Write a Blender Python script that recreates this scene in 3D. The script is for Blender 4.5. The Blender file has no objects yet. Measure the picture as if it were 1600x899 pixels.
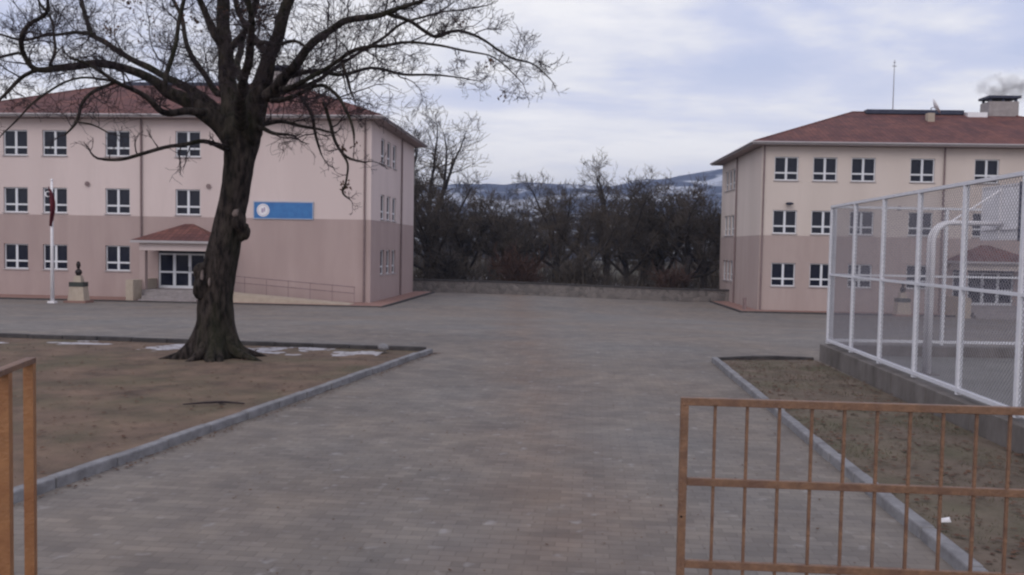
import bpy, bmesh, math, random
from mathutils import Vector, Matrix, noise
R = math.radians
C = bpy.data.collections.new('scene'); S = bpy.context.scene; S.collection.children.link(C)

# ------------------------------------------------------------------ camera
F = 1350.0; EYE = 2.42; ROLL = 0.018; TILT = math.atan(62/F)
fw = Vector((0, math.cos(TILT), -math.sin(TILT))); u0 = Vector((0, math.sin(TILT), math.cos(TILT))); r0 = Vector((1, 0, 0))
up = u0*math.cos(ROLL) - r0*math.sin(ROLL); rt = r0*math.cos(ROLL) + u0*math.sin(ROLL)
cd = bpy.data.cameras.new('camera'); cam = bpy.data.objects.new('camera', cd); C.objects.link(cam)
cd.sensor_width = 36; cd.lens = F/1600*36; cd.clip_start = .05; cd.clip_end = 9000
cam.matrix_world = Matrix.Translation((0, 0, EYE)) @ Matrix((rt, up, -fw)).transposed().to_4x4()
S.camera = cam
# ------------------------------------------------------------------ world
w = bpy.data.worlds.new('World'); S.world = w; w.use_nodes = True
nt = w.node_tree; N = nt.nodes; L = nt.links
for n in list(N): N.remove(n)
SUN_EL, SUN_AZ = R(36), R(205)        # veiled sun behind the camera
out = N.new('ShaderNodeOutputWorld'); bg = N.new('ShaderNodeBackground'); bg.inputs[1].default_value = .1
sky = N.new('ShaderNodeTexSky'); sky.sky_type = 'NISHITA'; sky.sun_disc = False; sky.sun_elevation = SUN_EL; sky.sun_rotation = SUN_AZ
tc = N.new('ShaderNodeTexCoord'); sp = N.new('ShaderNodeSeparateXYZ'); L.new(tc.outputs['Generated'], sp.inputs[0])
def M(op, a, b=None, c=None):
    m = N.new('ShaderNodeMath'); m.operation = op
    for i, v in enumerate((a, b, c)):
        if v is None: continue
        if isinstance(v, (int, float)): m.inputs[i].default_value = v
        else: L.new(v, m.inputs[i])
    return m.outputs[0]
zc = M('ADD', M('MAXIMUM', sp.outputs[2], 0.0), .10)
cx = M('DIVIDE', sp.outputs[0], zc); cy = M('DIVIDE', sp.outputs[1], zc)
cb = N.new('ShaderNodeCombineXYZ'); L.new(M('MULTIPLY', cx, .8), cb.inputs[0]); L.new(cy, cb.inputs[1])
def noi(vec, sc, det, rough, dist=0):
    n = N.new('ShaderNodeTexNoise'); n.inputs['Scale'].default_value = sc; n.inputs['Detail'].default_value = det
    n.inputs['Roughness'].default_value = rough; n.inputs['Distortion'].default_value = dist; L.new(vec, n.inputs['Vector']); return n.outputs[0]
def ramp(fac, stops):
    r = N.new('ShaderNodeValToRGB'); e = r.color_ramp.elements
    e[0].position, e[0].color = stops[0][0], (*stops[0][1], 1); e[1].position, e[1].color = stops[-1][0], (*stops[-1][1], 1)
    for p, c in stops[1:-1]: k = e.new(p); k.color = (*c, 1)
    L.new(fac, r.inputs[0]); return r.outputs[0]
n1 = noi(cb.outputs[0], .62, 7, .55, .4); n2 = noi(cb.outputs[0], 2.4, 5, .6)
ns = M('ADD', M('MULTIPLY', n1, .75), M('MULTIPLY', n2, .25))
cl = ramp(ns, [(.40, (4.0, 4.5, 6.4)), (.45, (4.9, 5.2, 6.8)), (.50, (6.6, 6.6, 7.2)), (.55, (8.2, 8.0, 8.0))])
hz = ramp(sp.outputs[2], [(0.0, (1, 1, 1)), (.10, (.9, .9, .9)), (.2, (.25, .25, .25)), (.42, (0, 0, 0))])
mh = N.new('ShaderNodeMixRGB'); L.new(M('MULTIPLY', hz, .55), mh.inputs[0]); L.new(cl, mh.inputs[1]); mh.inputs[2].default_value = (11.0, 10.4, 10.0, 1)
mx = N.new('ShaderNodeMixRGB'); mx.inputs[0].default_value = .9; L.new(sky.outputs[0], mx.inputs[1]); L.new(mh.outputs[0], mx.inputs[2])
L.new(mx.outputs[0], bg.inputs[0]); L.new(bg.outputs[0], out.inputs[0])
sl = bpy.data.lights.new('sun', 'SUN'); sl.energy = .7; sl.angle = R(35); sl.color = (1, .93, .85)
so = bpy.data.objects.new('sun', sl); C.objects.link(so)
sd = Vector((math.sin(SUN_AZ)*math.cos(SUN_EL), math.cos(SUN_AZ)*math.cos(SUN_EL), math.sin(SUN_EL)))
so.rotation_euler = sd.to_track_quat('Z', 'Y').to_euler()
S.view_settings.view_transform = 'Standard'; S.view_settings.look = 'None'; S.view_settings.exposure = 0.45; S.view_settings.gamma = 1
S.view_settings.use_curve_mapping = False
S.render.engine = 'CYCLES'; S.cycles.pixel_filter_type = 'BLACKMAN_HARRIS'; S.cycles.filter_width = 2.3
S.cycles.max_bounces = 5; S.cycles.diffuse_bounces = 2; S.cycles.glossy_bounces = 2; S.cycles.transparent_max_bounces = 12; S.cycles.volume_bounces = 0

# ------------------------------------------------------------------ helpers
def sstep(a, b, t):
    t = max(0, min(1, (t-a)/(b-a))); return t*t*(3-2*t)
def G(x, y): return -.92*sstep(18, 50, y) - .36*sstep(-5, 15, x)*sstep(22, 50, y)
def ray(px, py): return (fw*F + rt*(px-800) - up*(py-449.5))
def at(px, py, Y):
    d = ray(px, py); return Vector((0, 0, EYE)) + d*(Y/d.y)
def gat(px, py, off=0):
    d = ray(px, py); z = -.3
    for _ in range(60):
        p = Vector((0, 0, EYE)) + d*((z-EYE)/d.z); z = .5*z + .5*(G(p.x, p.y)+off)
    p.z = G(p.x, p.y)+off; return p
def mat(name, col, rough=.85, col2=None, ns=3.0, lo=.35, hi=.65, bump=0, bs=30, spec=.3, metal=0, stretch=None, detail=6, col3=None, ns3=.4, f3=.4, coords='obj'):
    m = bpy.data.materials.new(name); m.use_nodes = True; t = m.node_tree; n = t.nodes; b = n['Principled BSDF']
    b.inputs['Base Color'].default_value = (*col, 1); b.inputs['Roughness'].default_value = rough
    b.inputs['Specular IOR Level'].default_value = spec; b.inputs['Metallic'].default_value = metal
    g = n.new('ShaderNodeNewGeometry') if coords == 'world' else n.new('ShaderNodeTexCoord')
    vec = g.outputs['Position'] if coords == 'world' else g.outputs['Object']
    if stretch:
        mp = n.new('ShaderNodeMapping'); mp.inputs['Scale'].default_value = stretch; t.links.new(vec, mp.inputs[0]); vec = mp.outputs[0]
    def no(s, d=detail):
        q = n.new('ShaderNodeTexNoise'); q.inputs['Scale'].default_value = s; q.inputs['Detail'].default_value = d
        q.inputs['Roughness'].default_value = .62; t.links.new(vec, q.inputs['Vector']); return q.outputs[0]
    colout = None
    if col2:
        r = n.new('ShaderNodeValToRGB'); e = r.color_ramp.elements; e[0].position = lo; e[1].position = hi
        e[0].color = (*col, 1); e[1].color = (*col2, 1); t.links.new(no(ns), r.inputs[0]); colout = r.outputs[0]
        if col3:
            r3 = n.new('ShaderNodeValToRGB'); e = r3.color_ramp.elements; e[0].position = .45; e[1].position = .65
            e[0].color = (0, 0, 0, 1); e[1].color = (f3, f3, f3, 1); t.links.new(no(ns3, 3), r3.inputs[0])
            mx = n.new('ShaderNodeMixRGB'); t.links.new(r3.outputs[0], mx.inputs[0]); t.links.new(colout, mx.inputs[1]); mx.inputs[2].default_value = (*col3, 1); colout = mx.outputs[0]
        t.links.new(colout, b.inputs['Base Color'])
    if bump:
        bp = n.new('ShaderNodeBump'); bp.inputs['Strength'].default_value = bump; bp.inputs['Distance'].default_value = .02
        t.links.new(no(bs), bp.inputs['Height']); t.links.new(bp.outputs[0], b.inputs['Normal'])
    return m
class MB:
    def __init__(s): s.v = []; s.f = []
    def box(s, x0, x1, y0, y1, z0, z1, T=None):
        k = len(s.v); P = [Vector(p) for p in ((x0,y0,z0),(x1,y0,z0),(x1,y1,z0),(x0,y1,z0),(x0,y0,z1),(x1,y0,z1),(x1,y1,z1),(x0,y1,z1))]
        if T: P = [T @ p for p in P]
        s.v += [tuple(p) for p in P]
        s.f += [tuple(k+i for i in q) for q in ((0,3,2,1),(4,5,6,7),(0,1,5,4),(1,2,6,5),(2,3,7,6),(3,0,4,7))]; return s
    def hexa(s, b, t):
        k = len(s.v); s.v += [tuple(p) for p in b] + [tuple(p) for p in t]
        s.f += [tuple(k+i for i in q) for q in ((0,3,2,1),(4,5,6,7),(0,1,5,4),(1,2,6,5),(2,3,7,6),(3,0,4,7))]; return s
    def quad(s, *p):
        k = len(s.v); s.v += [tuple(q) for q in p]; s.f.append(tuple(range(k, k+len(p)))); return s
    def tube(s, pts, rad, n=8, cap=True):
        pts = [Vector(p) for p in pts]; m = len(pts)
        if not hasattr(rad, '__len__'): rad = [rad]*m
        prev = None; k0 = len(s.v)
        for i, p in enumerate(pts):
            t = (pts[min(i+1, m-1)] - pts[max(i-1, 0)])
            if t.length < 1e-9: t = Vector((0, 0, 1))
            t.normalize()
            if prev is None: a = t.cross(Vector((0, 0, 1)) if abs(t.z) < .9 else Vector((1, 0, 0))).normalized()
            else:
                a = prev - t*prev.dot(t)
                a = a.normalized() if a.length > 1e-6 else t.orthogonal().normalized()
            prev = a; b = t.cross(a)
            for j in range(n):
                q = 2*math.pi*j/n; s.v.append(tuple(p + (a*math.cos(q) + b*math.sin(q))*rad[i]))
        for i in range(m-1):
            for j in range(n):
                a0 = k0+i*n+j; a1 = k0+i*n+(j+1) % n; s.f.append((a0, a1, a1+n, a0+n))
        if cap: s.f.append(tuple(k0+j for j in range(n))[::-1]); s.f.append(tuple(k0+(m-1)*n+j for j in range(n)))
        return s
    def lathe(s, c, prof, n=16, sx=1, sy=1, T=None):
        k = len(s.v); c = Vector(c)
        for r, z in prof:
            for j in range(n):
                q = 2*math.pi*j/n; p = Vector((math.cos(q)*r*sx, math.sin(q)*r*sy, z))
                if T: p = T @ p
                s.v.append(tuple(c+p))
        for i in range(len(prof)-1):
            for j in range(n):
                a0 = k+i*n+j; a1 = k+i*n+(j+1) % n; s.f.append((a0, a1, a1+n, a0+n))
        s.f.append(tuple(k+j for j in range(n))[::-1]); s.f.append(tuple(k+(len(prof)-1)*n+j for j in range(n))); return s
    def build(s, name, m, parent=None, smooth=False, loc=None, bevel=0):
        me = bpy.data.meshes.new(name); me.from_pydata(s.v, [], s.f); me.validate(); me.materials.append(m)
        if smooth: me.polygons.foreach_set('use_smooth', [True]*len(me.polygons))
        o = bpy.data.objects.new(name, me); C.objects.link(o)
        if parent: o.parent = parent
        if loc: o.location = loc
        if bevel:
            b = o.modifiers.new('bevel', 'BEVEL'); b.width = bevel; b.segments = 2; b.limit_method = 'ANGLE'
        return o
def tag(o, label=None, cat=None, group=None, kind=None):
    if label: o['label'] = label
    if cat: o['category'] = cat
    if group: o['group'] = group
    if kind: o['kind'] = kind
    return o
def empty(name, loc=(0, 0, 0), rz=0):
    o = bpy.data.objects.new(name, None); C.objects.link(o); o.location = loc; o.rotation_euler = (0, 0, rz); o.empty_display_size = .3; return o
def smooth_path(P, k=4):
    P = [tuple(p) for p in P]; Q = []
    for i in range(len(P)-1):
        p0 = P[max(i-1, 0)]; p1 = P[i]; p2 = P[i+1]; p3 = P[min(i+2, len(P)-1)]
        for j in range(k):
            t = j/k; Q.append(tuple(.5*((2*b)+(-a+c)*t+(2*a-5*b+4*c-d)*t*t+(-a+3*b-3*c+d)*t**3) for a, b, c, d in zip(p0, p1, p2, p3)))
    Q.append(P[-1]); return Q

# ------------------------------------------------------------------ materials
def paver_mat():
    m = bpy.data.materials.new('interlocking_pavers'); m.use_nodes = True; t = m.node_tree; n = t.nodes; l = t.links; b = n['Principled BSDF']
    g = n.new('ShaderNodeNewGeometry'); mp = n.new('ShaderNodeMapping'); mp.inputs['Rotation'].default_value = (0, 0, R(5)); l.new(g.outputs['Position'], mp.inputs[0])
    br = n.new('ShaderNodeTexBrick'); br.inputs['Scale'].default_value = 1; br.inputs['Brick Width'].default_value = .22; br.inputs['Row Height'].default_value = .11
    br.inputs['Mortar Size'].default_value = .006; br.inputs['Mortar Smooth'].default_value = .3; br.inputs['Bias'].default_value = 0
    br.inputs['Color1'].default_value = (.158, .154, .145, 1); br.inputs['Color2'].default_value = (.202, .196, .183, 1); br.inputs['Mortar'].default_value = (.142, .137, .128, 1)
    l.new(mp.outputs[0], br.inputs[0])
    def no(s, d, r=.6):
        q = n.new('ShaderNodeTexNoise'); q.inputs['Scale'].default_value = s; q.inputs['Detail'].default_value = d; q.inputs['Roughness'].default_value = r; l.new(g.outputs['Position'], q.inputs['Vector']); return q.outputs[0]
    def rp(f, p0, c0, p1, c1):
        r = n.new('ShaderNodeValToRGB'); e = r.color_ramp.elements; e[0].position = p0; e[1].position = p1; e[0].color = (*c0, 1); e[1].color = (*c1, 1); l.new(f, r.inputs[0]); return r.outputs[0]
    def mul(a, c, bl='MULTIPLY', f=1.0):
        x = n.new('ShaderNodeMixRGB'); x.blend_type = bl; x.inputs[0].default_value = f; l.new(a, x.inputs[1])
        if isinstance(c, tuple): x.inputs[2].default_value = (*c, 1)
        else: l.new(c, x.inputs[2])
        return x.outputs[0]
    c = mul(br.outputs[0], rp(no(.35, 5), .3, (.84, .84, .87), .7, (1.13, 1.05, 1.0)))
    c = mul(c, rp(no(1.7, 4), .35, (.84, .83, .85), .65, (1.1, 1.08, 1.06)))
    c = mul(c, rp(no(.13, 3), .4, (1.0, .92, .88), .6, (1.04, 1.02, 1.03)))
    # brown worn strip tyres leave down the drive, broken by noise
    sx_ = n.new('ShaderNodeSeparateXYZ'); l.new(g.outputs['Position'], sx_.inputs[0])
    def mth(op, a, b_=None):
        q = n.new('ShaderNodeMath'); q.operation = op
        for i_, v_ in enumerate((a, b_)):
            if v_ is None: continue
            if isinstance(v_, (int, float)): q.inputs[i_].default_value = v_
            else: l.new(v_, q.inputs[i_])
        return q.outputs[0]
    dist = mth('ABSOLUTE', mth('SUBTRACT', mth('ADD', sx_.outputs[0], mth('MULTIPLY', no(.3, 3), 1.6)), 1.2))
    st = mth('MULTIPLY', mth('SUBTRACT', 1.0, mth('MULTIPLY', dist, .75)), mth('MULTIPLY', no(1.1, 5), 1.3)); q_ = n.new('ShaderNodeClamp'); l.new(st, q_.inputs[0])
    xb = n.new('ShaderNodeMixRGB'); xb.blend_type = 'MULTIPLY'; l.new(q_.outputs[0], xb.inputs[0]); l.new(c, xb.inputs[1]); xb.inputs[2].default_value = (.98, .84, .76, 1); c = xb.outputs[0]
    # worn pale scuffs on single stones
    sc = rp(no(4.2, 2), .635, (0, 0, 0), .74, (.6, .6, .6)); x = n.new('ShaderNodeMixRGB'); l.new(sc, x.inputs[0]); l.new(c, x.inputs[1]); x.inputs[2].default_value = (.30, .28, .28, 1)
    l.new(x.outputs[0], b.inputs['Base Color']); b.inputs['Roughness'].default_value = .8; b.inputs['Specular IOR Level'].default_value = .25
    bp = n.new('ShaderNodeBump'); bp.inputs['Strength'].default_value = .3; bp.inputs['Distance'].default_value = .006; l.new(br.outputs['Fac'], bp.inputs['Height']); bp.invert = True
    bp2 = n.new('ShaderNodeBump'); bp2.inputs['Strength'].default_value = .35; bp2.inputs['Distance'].default_value = .02; l.new(no(14, 4), bp2.inputs['Height']); l.new(bp.outputs[0], bp2.inputs['Normal'])
    l.new(bp2.outputs[0], b.inputs['Normal']); return m
def tile_mat():
    m = bpy.data.materials.new('roof_tiles'); m.use_nodes = True; t = m.node_tree; n = t.nodes; l = t.links; b = n['Principled BSDF']
    tcn = n.new('ShaderNodeTexCoord'); br = n.new('ShaderNodeTexBrick'); br.inputs['Scale'].default_value = 1; br.inputs['Brick Width'].default_value = .3; br.inputs['Row Height'].default_value = .34
    br.offset = 0; br.inputs['Mortar Size'].default_value = .02; br.inputs['Mortar Smooth'].default_value = .6
    br.inputs['Color1'].default_value = (.125, .060, .056, 1); br.inputs['Color2'].default_value = (.175, .080, .072, 1); br.inputs['Mortar'].default_value = (.075, .040, .038, 1)
    l.new(tcn.outputs['Object'], br.inputs[0])
    q = n.new('ShaderNodeTexNoise'); q.inputs['Scale'].default_value = .7; q.inputs['Detail'].default_value = 5; l.new(tcn.outputs['Object'], q.inputs['Vector'])
    r = n.new('ShaderNodeValToRGB'); e = r.color_ramp.elements; e[0].position = .35; e[1].position = .65; e[0].color = (.72, .72, .8, 1); e[1].color = (1.12, 1.05, 1, 1); l.new(q.outputs[0], r.inputs[0])
    x = n.new('ShaderNodeMixRGB'); x.blend_type = 'MULTIPLY'; x.inputs[0].default_value = 1; l.new(br.outputs[0], x.inputs[1]); l.new(r.outputs[0], x.inputs[2]); l.new(x.outputs[0], b.inputs['Base Color'])
    b.inputs['Roughness'].default_value = .8; b.inputs['Specular IOR Level'].default_value = .2
    bp = n.new('ShaderNodeBump'); bp.inputs['Strength'].default_value = .7; bp.inputs['Distance'].default_value = .03; bp.invert = True; l.new(br.outputs['Fac'], bp.inputs['Height']); l.new(bp.outputs[0], b.inputs['Normal']); return m
def stone_mat():
    m = bpy.data.materials.new('rubble_stone'); m.use_nodes = True; t = m.node_tree; n = t.nodes; l = t.links; b = n['Principled BSDF']
    g = n.new('ShaderNodeNewGeometry'); v = n.new('ShaderNodeTexVoronoi'); v.inputs['Scale'].default_value = 3.2; l.new(g.outputs['Position'], v.inputs['Vector'])
    r = n.new('ShaderNodeValToRGB'); e = r.color_ramp.elements; e[0].color = (.11, .10, .10, 1); e[1].color = (.21, .185, .18, 1); l.new(v.outputs['Color'], r.inputs[0]); l.new(r.outputs[0], b.inputs['Base Color'])
    v2 = n.new('ShaderNodeTexVoronoi'); v2.feature = 'DISTANCE_TO_EDGE'; v2.inputs['Scale'].default_value = 3.2; l.new(g.outputs['Position'], v2.inputs['Vector'])
    r2 = n.new('ShaderNodeValToRGB'); r2.color_ramp.elements[1].position = .12; l.new(v2.outputs[0], r2.inputs[0])
    bp = n.new('ShaderNodeBump'); bp.inputs['Strength'].default_value = .8; bp.inputs['Distance'].default_value = .04; l.new(r2.outputs[0], bp.inputs['Height']); l.new(bp.outputs[0], b.inputs['Normal']); b.inputs['Roughness'].default_value = .9; return m
PAVE = paver_mat(); TILE = tile_mat(); STONE = stone_mat()
SOIL = mat('leafy_soil', (.098, .074, .062), .95, (.215, .150, .115), 1.3, .3, .7, .9, 18, .1, col3=(.11, .105, .068), ns3=.5, f3=.5, coords='world')
SOIL2 = mat('thin_grass_soil', (.10, .082, .066), .95, (.185, .145, .118), 1.6, .3, .7, .9, 18, .1, col3=(.11, .108, .07), ns3=.6, f3=.5, coords='world')
EARTH = mat('winter_field', (.06, .055, .045), .95, (.10, .09, .07), .15, .35, .65, .3, 2, .1, coords='world')
KERB = mat('kerb_concrete', (.15, .145, .155), .9, (.27, .265, .28), 5, .3, .7, .5, 25, .2, coords='world')
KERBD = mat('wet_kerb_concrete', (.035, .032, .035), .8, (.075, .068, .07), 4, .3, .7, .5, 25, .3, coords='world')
SNOW = mat('old_snow', (.46, .44, .47), .7, (.24, .22, .23), 3, .35, .7, .6, 12, .3, coords='world')
WUP = mat('upper_wall_paint', (.57, .475, .468), .9, (.64, .535, .528), 1.1, .3, .7, .15, 60, .15, stretch=(1, 1, .16), col3=(.50, .41, .405), ns3=.55, f3=.45)
WLO = mat('lower_wall_paint', (.36, .275, .268), .9, (.405, .315, .305), 1.1, .3, .7, .15, 60, .15, stretch=(1, 1, .22), col3=(.325, .245, .238), ns3=.6, f3=.45)
WUPR = mat('upper_wall_cream', (.55, .475, .445), .9, (.62, .54, .51), 1.1, .3, .7, .15, 60, .15, stretch=(1, 1, .16), col3=(.47, .405, .375), ns3=.55, f3=.45)
WLOR = mat('lower_wall_brown', (.375, .298, .285), .9, (.42, .34, .325), 1.1, .3, .7, .15, 60, .15, stretch=(1, 1, .22), col3=(.335, .26, .248), ns3=.6, f3=.45)
WTRIM = mat('eave_trim', (.34, .31, .325), .8, (.40, .37, .385), 1.5, .3, .7)
SOFF = mat('soffit_paint', (.34, .28, .27), .9, (.40, .33, .32), 1)
PVC = mat('white_window_frame', (.60, .61, .67), .4, (.68, .69, .74), 4, spec=.4)
GLASS = mat('dark_window_glass', (.008, .010, .022), .12, (.020, .022, .036), .9, .35, .65, spec=.18)
PIPE = mat('downpipe_brown', (.17, .12, .125), .6, (.22, .16, .16), 5)
RED = mat('red_sidewalk_tiles', (.22, .13, .115), .9, (.29, .175, .15), 2.5, .3, .7, .3, 30, .2, coords='world')
BEIGE = mat('beige_render', (.36, .30, .25), .9, (.44, .37, .31), 3, .3, .7, .2, 40, .2)
STEP = mat('grey_stone_steps', (.22, .195, .20), .85, (.29, .26, .265), 4)
BLUE = mat('blue_sign_panel', (.03, .13, .36), .5, (.04, .17, .42), 3, spec=.4)
WHITE = mat('white_paint_plain', (.70, .68, .72), .5, (.78, .76, .80), 4)
DARKM = mat('dark_sheet_metal', (.035, .038, .065), .5, (.055, .06, .09), 3, metal=.3)
BRONZE = mat('dark_bronze', (.016, .011, .012), .45, (.028, .02, .02), 6, metal=.3)
FLAGR = mat('flag_red', (.075, .008, .016), .8, (.11, .012, .022), 6)
ORANGE = mat('rusty_orange_paint', (.135, .074, .046), .5, (.225, .122, .074), 22, .3, .7, .4, 60, .4, col3=(.12, .063, .045), ns3=7, f3=.8)
ORANGE2 = mat('bright_orange_paint', (.24, .11, .048), .5, (.32, .15, .065), 12, .3, .7, .4, 60, .4, col3=(.2, .075, .03), ns3=5, f3=.6)
FENCEW = mat('white_fence_paint', (.60, .60, .66), .45, (.70, .70, .75), 9, .3, .7, .2, 50, .4)
WIRE = mat('galvanised_wire', (.20, .19, .225), .5, (.25, .24, .275), 9, metal=.2)
BARK = mat('oak_bark', (.010, .008, .008), .95, (.060, .048, .044), 7, .38, .66, 1.0, 9, .1, stretch=(1.6, 1.6, .5), col3=(.022, .025, .013), ns3=.9, f3=.55)
BARKD = mat('wet_twig_bark', (.022, .016, .020), .95, (.036, .026, .030), 3)
BARKB = mat('far_tree_bark', (.026, .022, .024), .95, (.045, .038, .036), 1.2)
TWIGB = mat('far_tree_twigs', (.042, .036, .034), .95, (.085, .068, .056), .35, coords='world')
RUST = mat('russet_dead_leaves', (.050, .030, .026), .95, (.075, .042, .034), 2)
LEAF = mat('dead_oak_leaves', (.06, .032, .024), .95, (.13, .07, .045), 9, coords='world')
COURT = mat('court_asphalt', (.165, .158, .152), .9, (.215, .205, .195), 1.2, .3, .7, .3, 40, .2, coords='world')
CUT = mat('pale_cut_wood', (.13, .10, .095), .9, (.20, .16, .15), 9, bump=.4)

# ------------------------------------------------------------------ ground
def sheet(xs, ys, fn, name, m, kind='structure', smooth=True):
    b = MB(); nx = len(xs)
    for y in ys:
        for x in xs: b.v.append((x, y, fn(x, y)))
    for j in range(len(ys)-1):
        for i in range(nx-1): k = j*nx+i; b.f.append((k, k+1, k+nx+1, k+nx))
    o = b.build(name, m, smooth=smooth); o['kind'] = kind; return o
def lin(a, b, n): return [a+(b-a)*i/(n-1) for i in range(n)]
sheet(lin(-45, 55, 101), lin(-8, 66, 75), lambda x, y: G(x, y)+.006*noise.noise((x*.4, y*.4, 0)), 'yard_paving', PAVE)
xs = [-4500, -1500, -500, -200, -100] + lin(-60, 80, 36) + [110, 200, 500, 1500, 4500]; ys = [-300, -60] + lin(-12, 70, 42) + [80, 100, 140, 200, 400, 900, 2500, 6000]
sheet(xs, ys, lambda x, y: G(x, y)-.06, 'ground', EARTH)

def patch(A, B, Cc, D, n, m, off, amp, name, mat_):
    b = MB(); n2 = m
    for j in range(n2+1):
        for i in range(n+1):
            u, v = i/n, j/n2; p = (A*(1-u)+B*u)*(1-v) + (D*(1-u)+Cc*u)*v
            e = min(u, 1-u, v, 1-v)*8; e = min(1, e)
            z = G(p.x, p.y) + off + amp*e*(noise.noise((p.x*.8, p.y*.8, 2.0)) + .4*noise.noise((p.x*3, p.y*3, 5.0)))
            b.v.append((p.x, p.y, z))
    for j in range(n2):
        for i in range(n): k = j*(n+1)+i; b.f.append((k, k+1, k+n+2, k+n+1))
    o = b.build(name, mat_, smooth=True); o['kind'] = 'structure'; return o
def kerb(pts, name, m, w_=.13, h=.11, seg=.9, seed=1):
    rnd = random.Random(seed); b = MB()
    for a, c in zip(pts[:-1], pts[1:]):
        Ln = (c-a).length; n = max(1, round(Ln/seg)); d = (c-a)/Ln; nr = Vector((-d.y, d.x, 0)).normalized()
        for i in range(n):
            p = a + (c-a)*(i/n) + nr*rnd.uniform(-.008, .008); q = a + (c-a)*((i+1)/n) - d*.012 + nr*rnd.uniform(-.008, .008); dz = rnd.uniform(-.008, .008)
            def V(pp, s, z): r = pp + nr*s*w_/2; return (r.x, r.y, G(r.x, r.y)+z)
            b.hexa([V(p, -1, -.1), V(q, -1, -.1), V(q, 1, -.1), V(p, 1, -.1)], [V(p, -1, h+dz), V(q, -1, h+dz), V(q, 1, h+dz), V(p, 1, h+dz)])
    o = b.build(name, m, bevel=.018); o['kind'] = 'structure'; return o
# left bed
LA = gat(672, 552); LB = gat(53, 772); LC = gat(0, 530); 
dL = (LB-LA).normalized(); L_near = LA + dL*24; dBk = (LC-LA).normalized(); L_far = LA + dBk*34
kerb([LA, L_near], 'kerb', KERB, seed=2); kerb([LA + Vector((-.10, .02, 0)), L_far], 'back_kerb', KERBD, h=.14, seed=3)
patch(L_near + Vector((-14, 1, 0)), L_near, LA, L_far, 70, 60, .045, .025, 'soil_bed', SOIL)
# right bed and court wall
def fl(d): return 5.4 + (919-800)/F*d      # fence line x at distance d
RA = gat(1116, 566); RB = gat(1310, 728); dR = (RB-RA).normalized(); R_near = RA + dR*17
RC = Vector((fl(19.2)-.3, 19.25, 0)); mid = (RA+RC)/2 + Vector((0, .35, 0))
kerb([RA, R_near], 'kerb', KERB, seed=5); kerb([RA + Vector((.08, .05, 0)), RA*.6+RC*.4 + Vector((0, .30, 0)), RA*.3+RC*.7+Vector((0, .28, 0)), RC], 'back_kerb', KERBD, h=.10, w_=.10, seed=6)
patch(R_near, Vector((fl(2), 2, 0)), RC, RA, 50, 70, .04, .03, 'soil_bed', SOIL2)
# court slab + wall
ctz = .16
b = MB(); b.hexa([(fl(1)+.1, 1, -.6), (34, 1, -.6), (34, 19.2, -.6), (fl(19.3)+.1, 19.2, -.6)], [(fl(1)+.1, 1, ctz), (34, 1, ctz), (34, 19.2, ctz), (fl(19.3)+.1, 19.2, ctz)])
tag(b.build('court_surface', COURT), kind='structure')
b = MB(); zt = EYE-2.04
n = 12
for i in range(n):
    d0 = 1+(19.45-1)*i/n; d1 = 1+(19.45-1)*(i+1)/n - .004
    b.hexa([(fl(d0)-.14, d0, -.6), (fl(d0)+.12, d0, -.6), (fl(d1)+.12, d1, -.6), (fl(d1)-.14, d1, -.6)], [(fl(d0)-.14, d0, zt), (fl(d0)+.12, d0, zt), (fl(d1)+.12, d1, zt), (fl(d1)-.14, d1, zt)])
WALLC = mat('stained_concrete', (.10, .088, .082), .9, (.20, .18, .175), 1.8, .3, .7, .6, 16, .2, stretch=(1, 1, .5))
tag(b.build('retaining_wall', WALLC, bevel=.012), 'low stained concrete wall carrying the white court fence along the right bed', 'wall')
b = MB(); b.box(fl(19.4)+.13, 34, 19.21, 19.45, -.9, zt)
tag(b.build('retaining_wall', WALLC, bevel=.012), 'low concrete wall under the far end fence of the court', 'wall')
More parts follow.
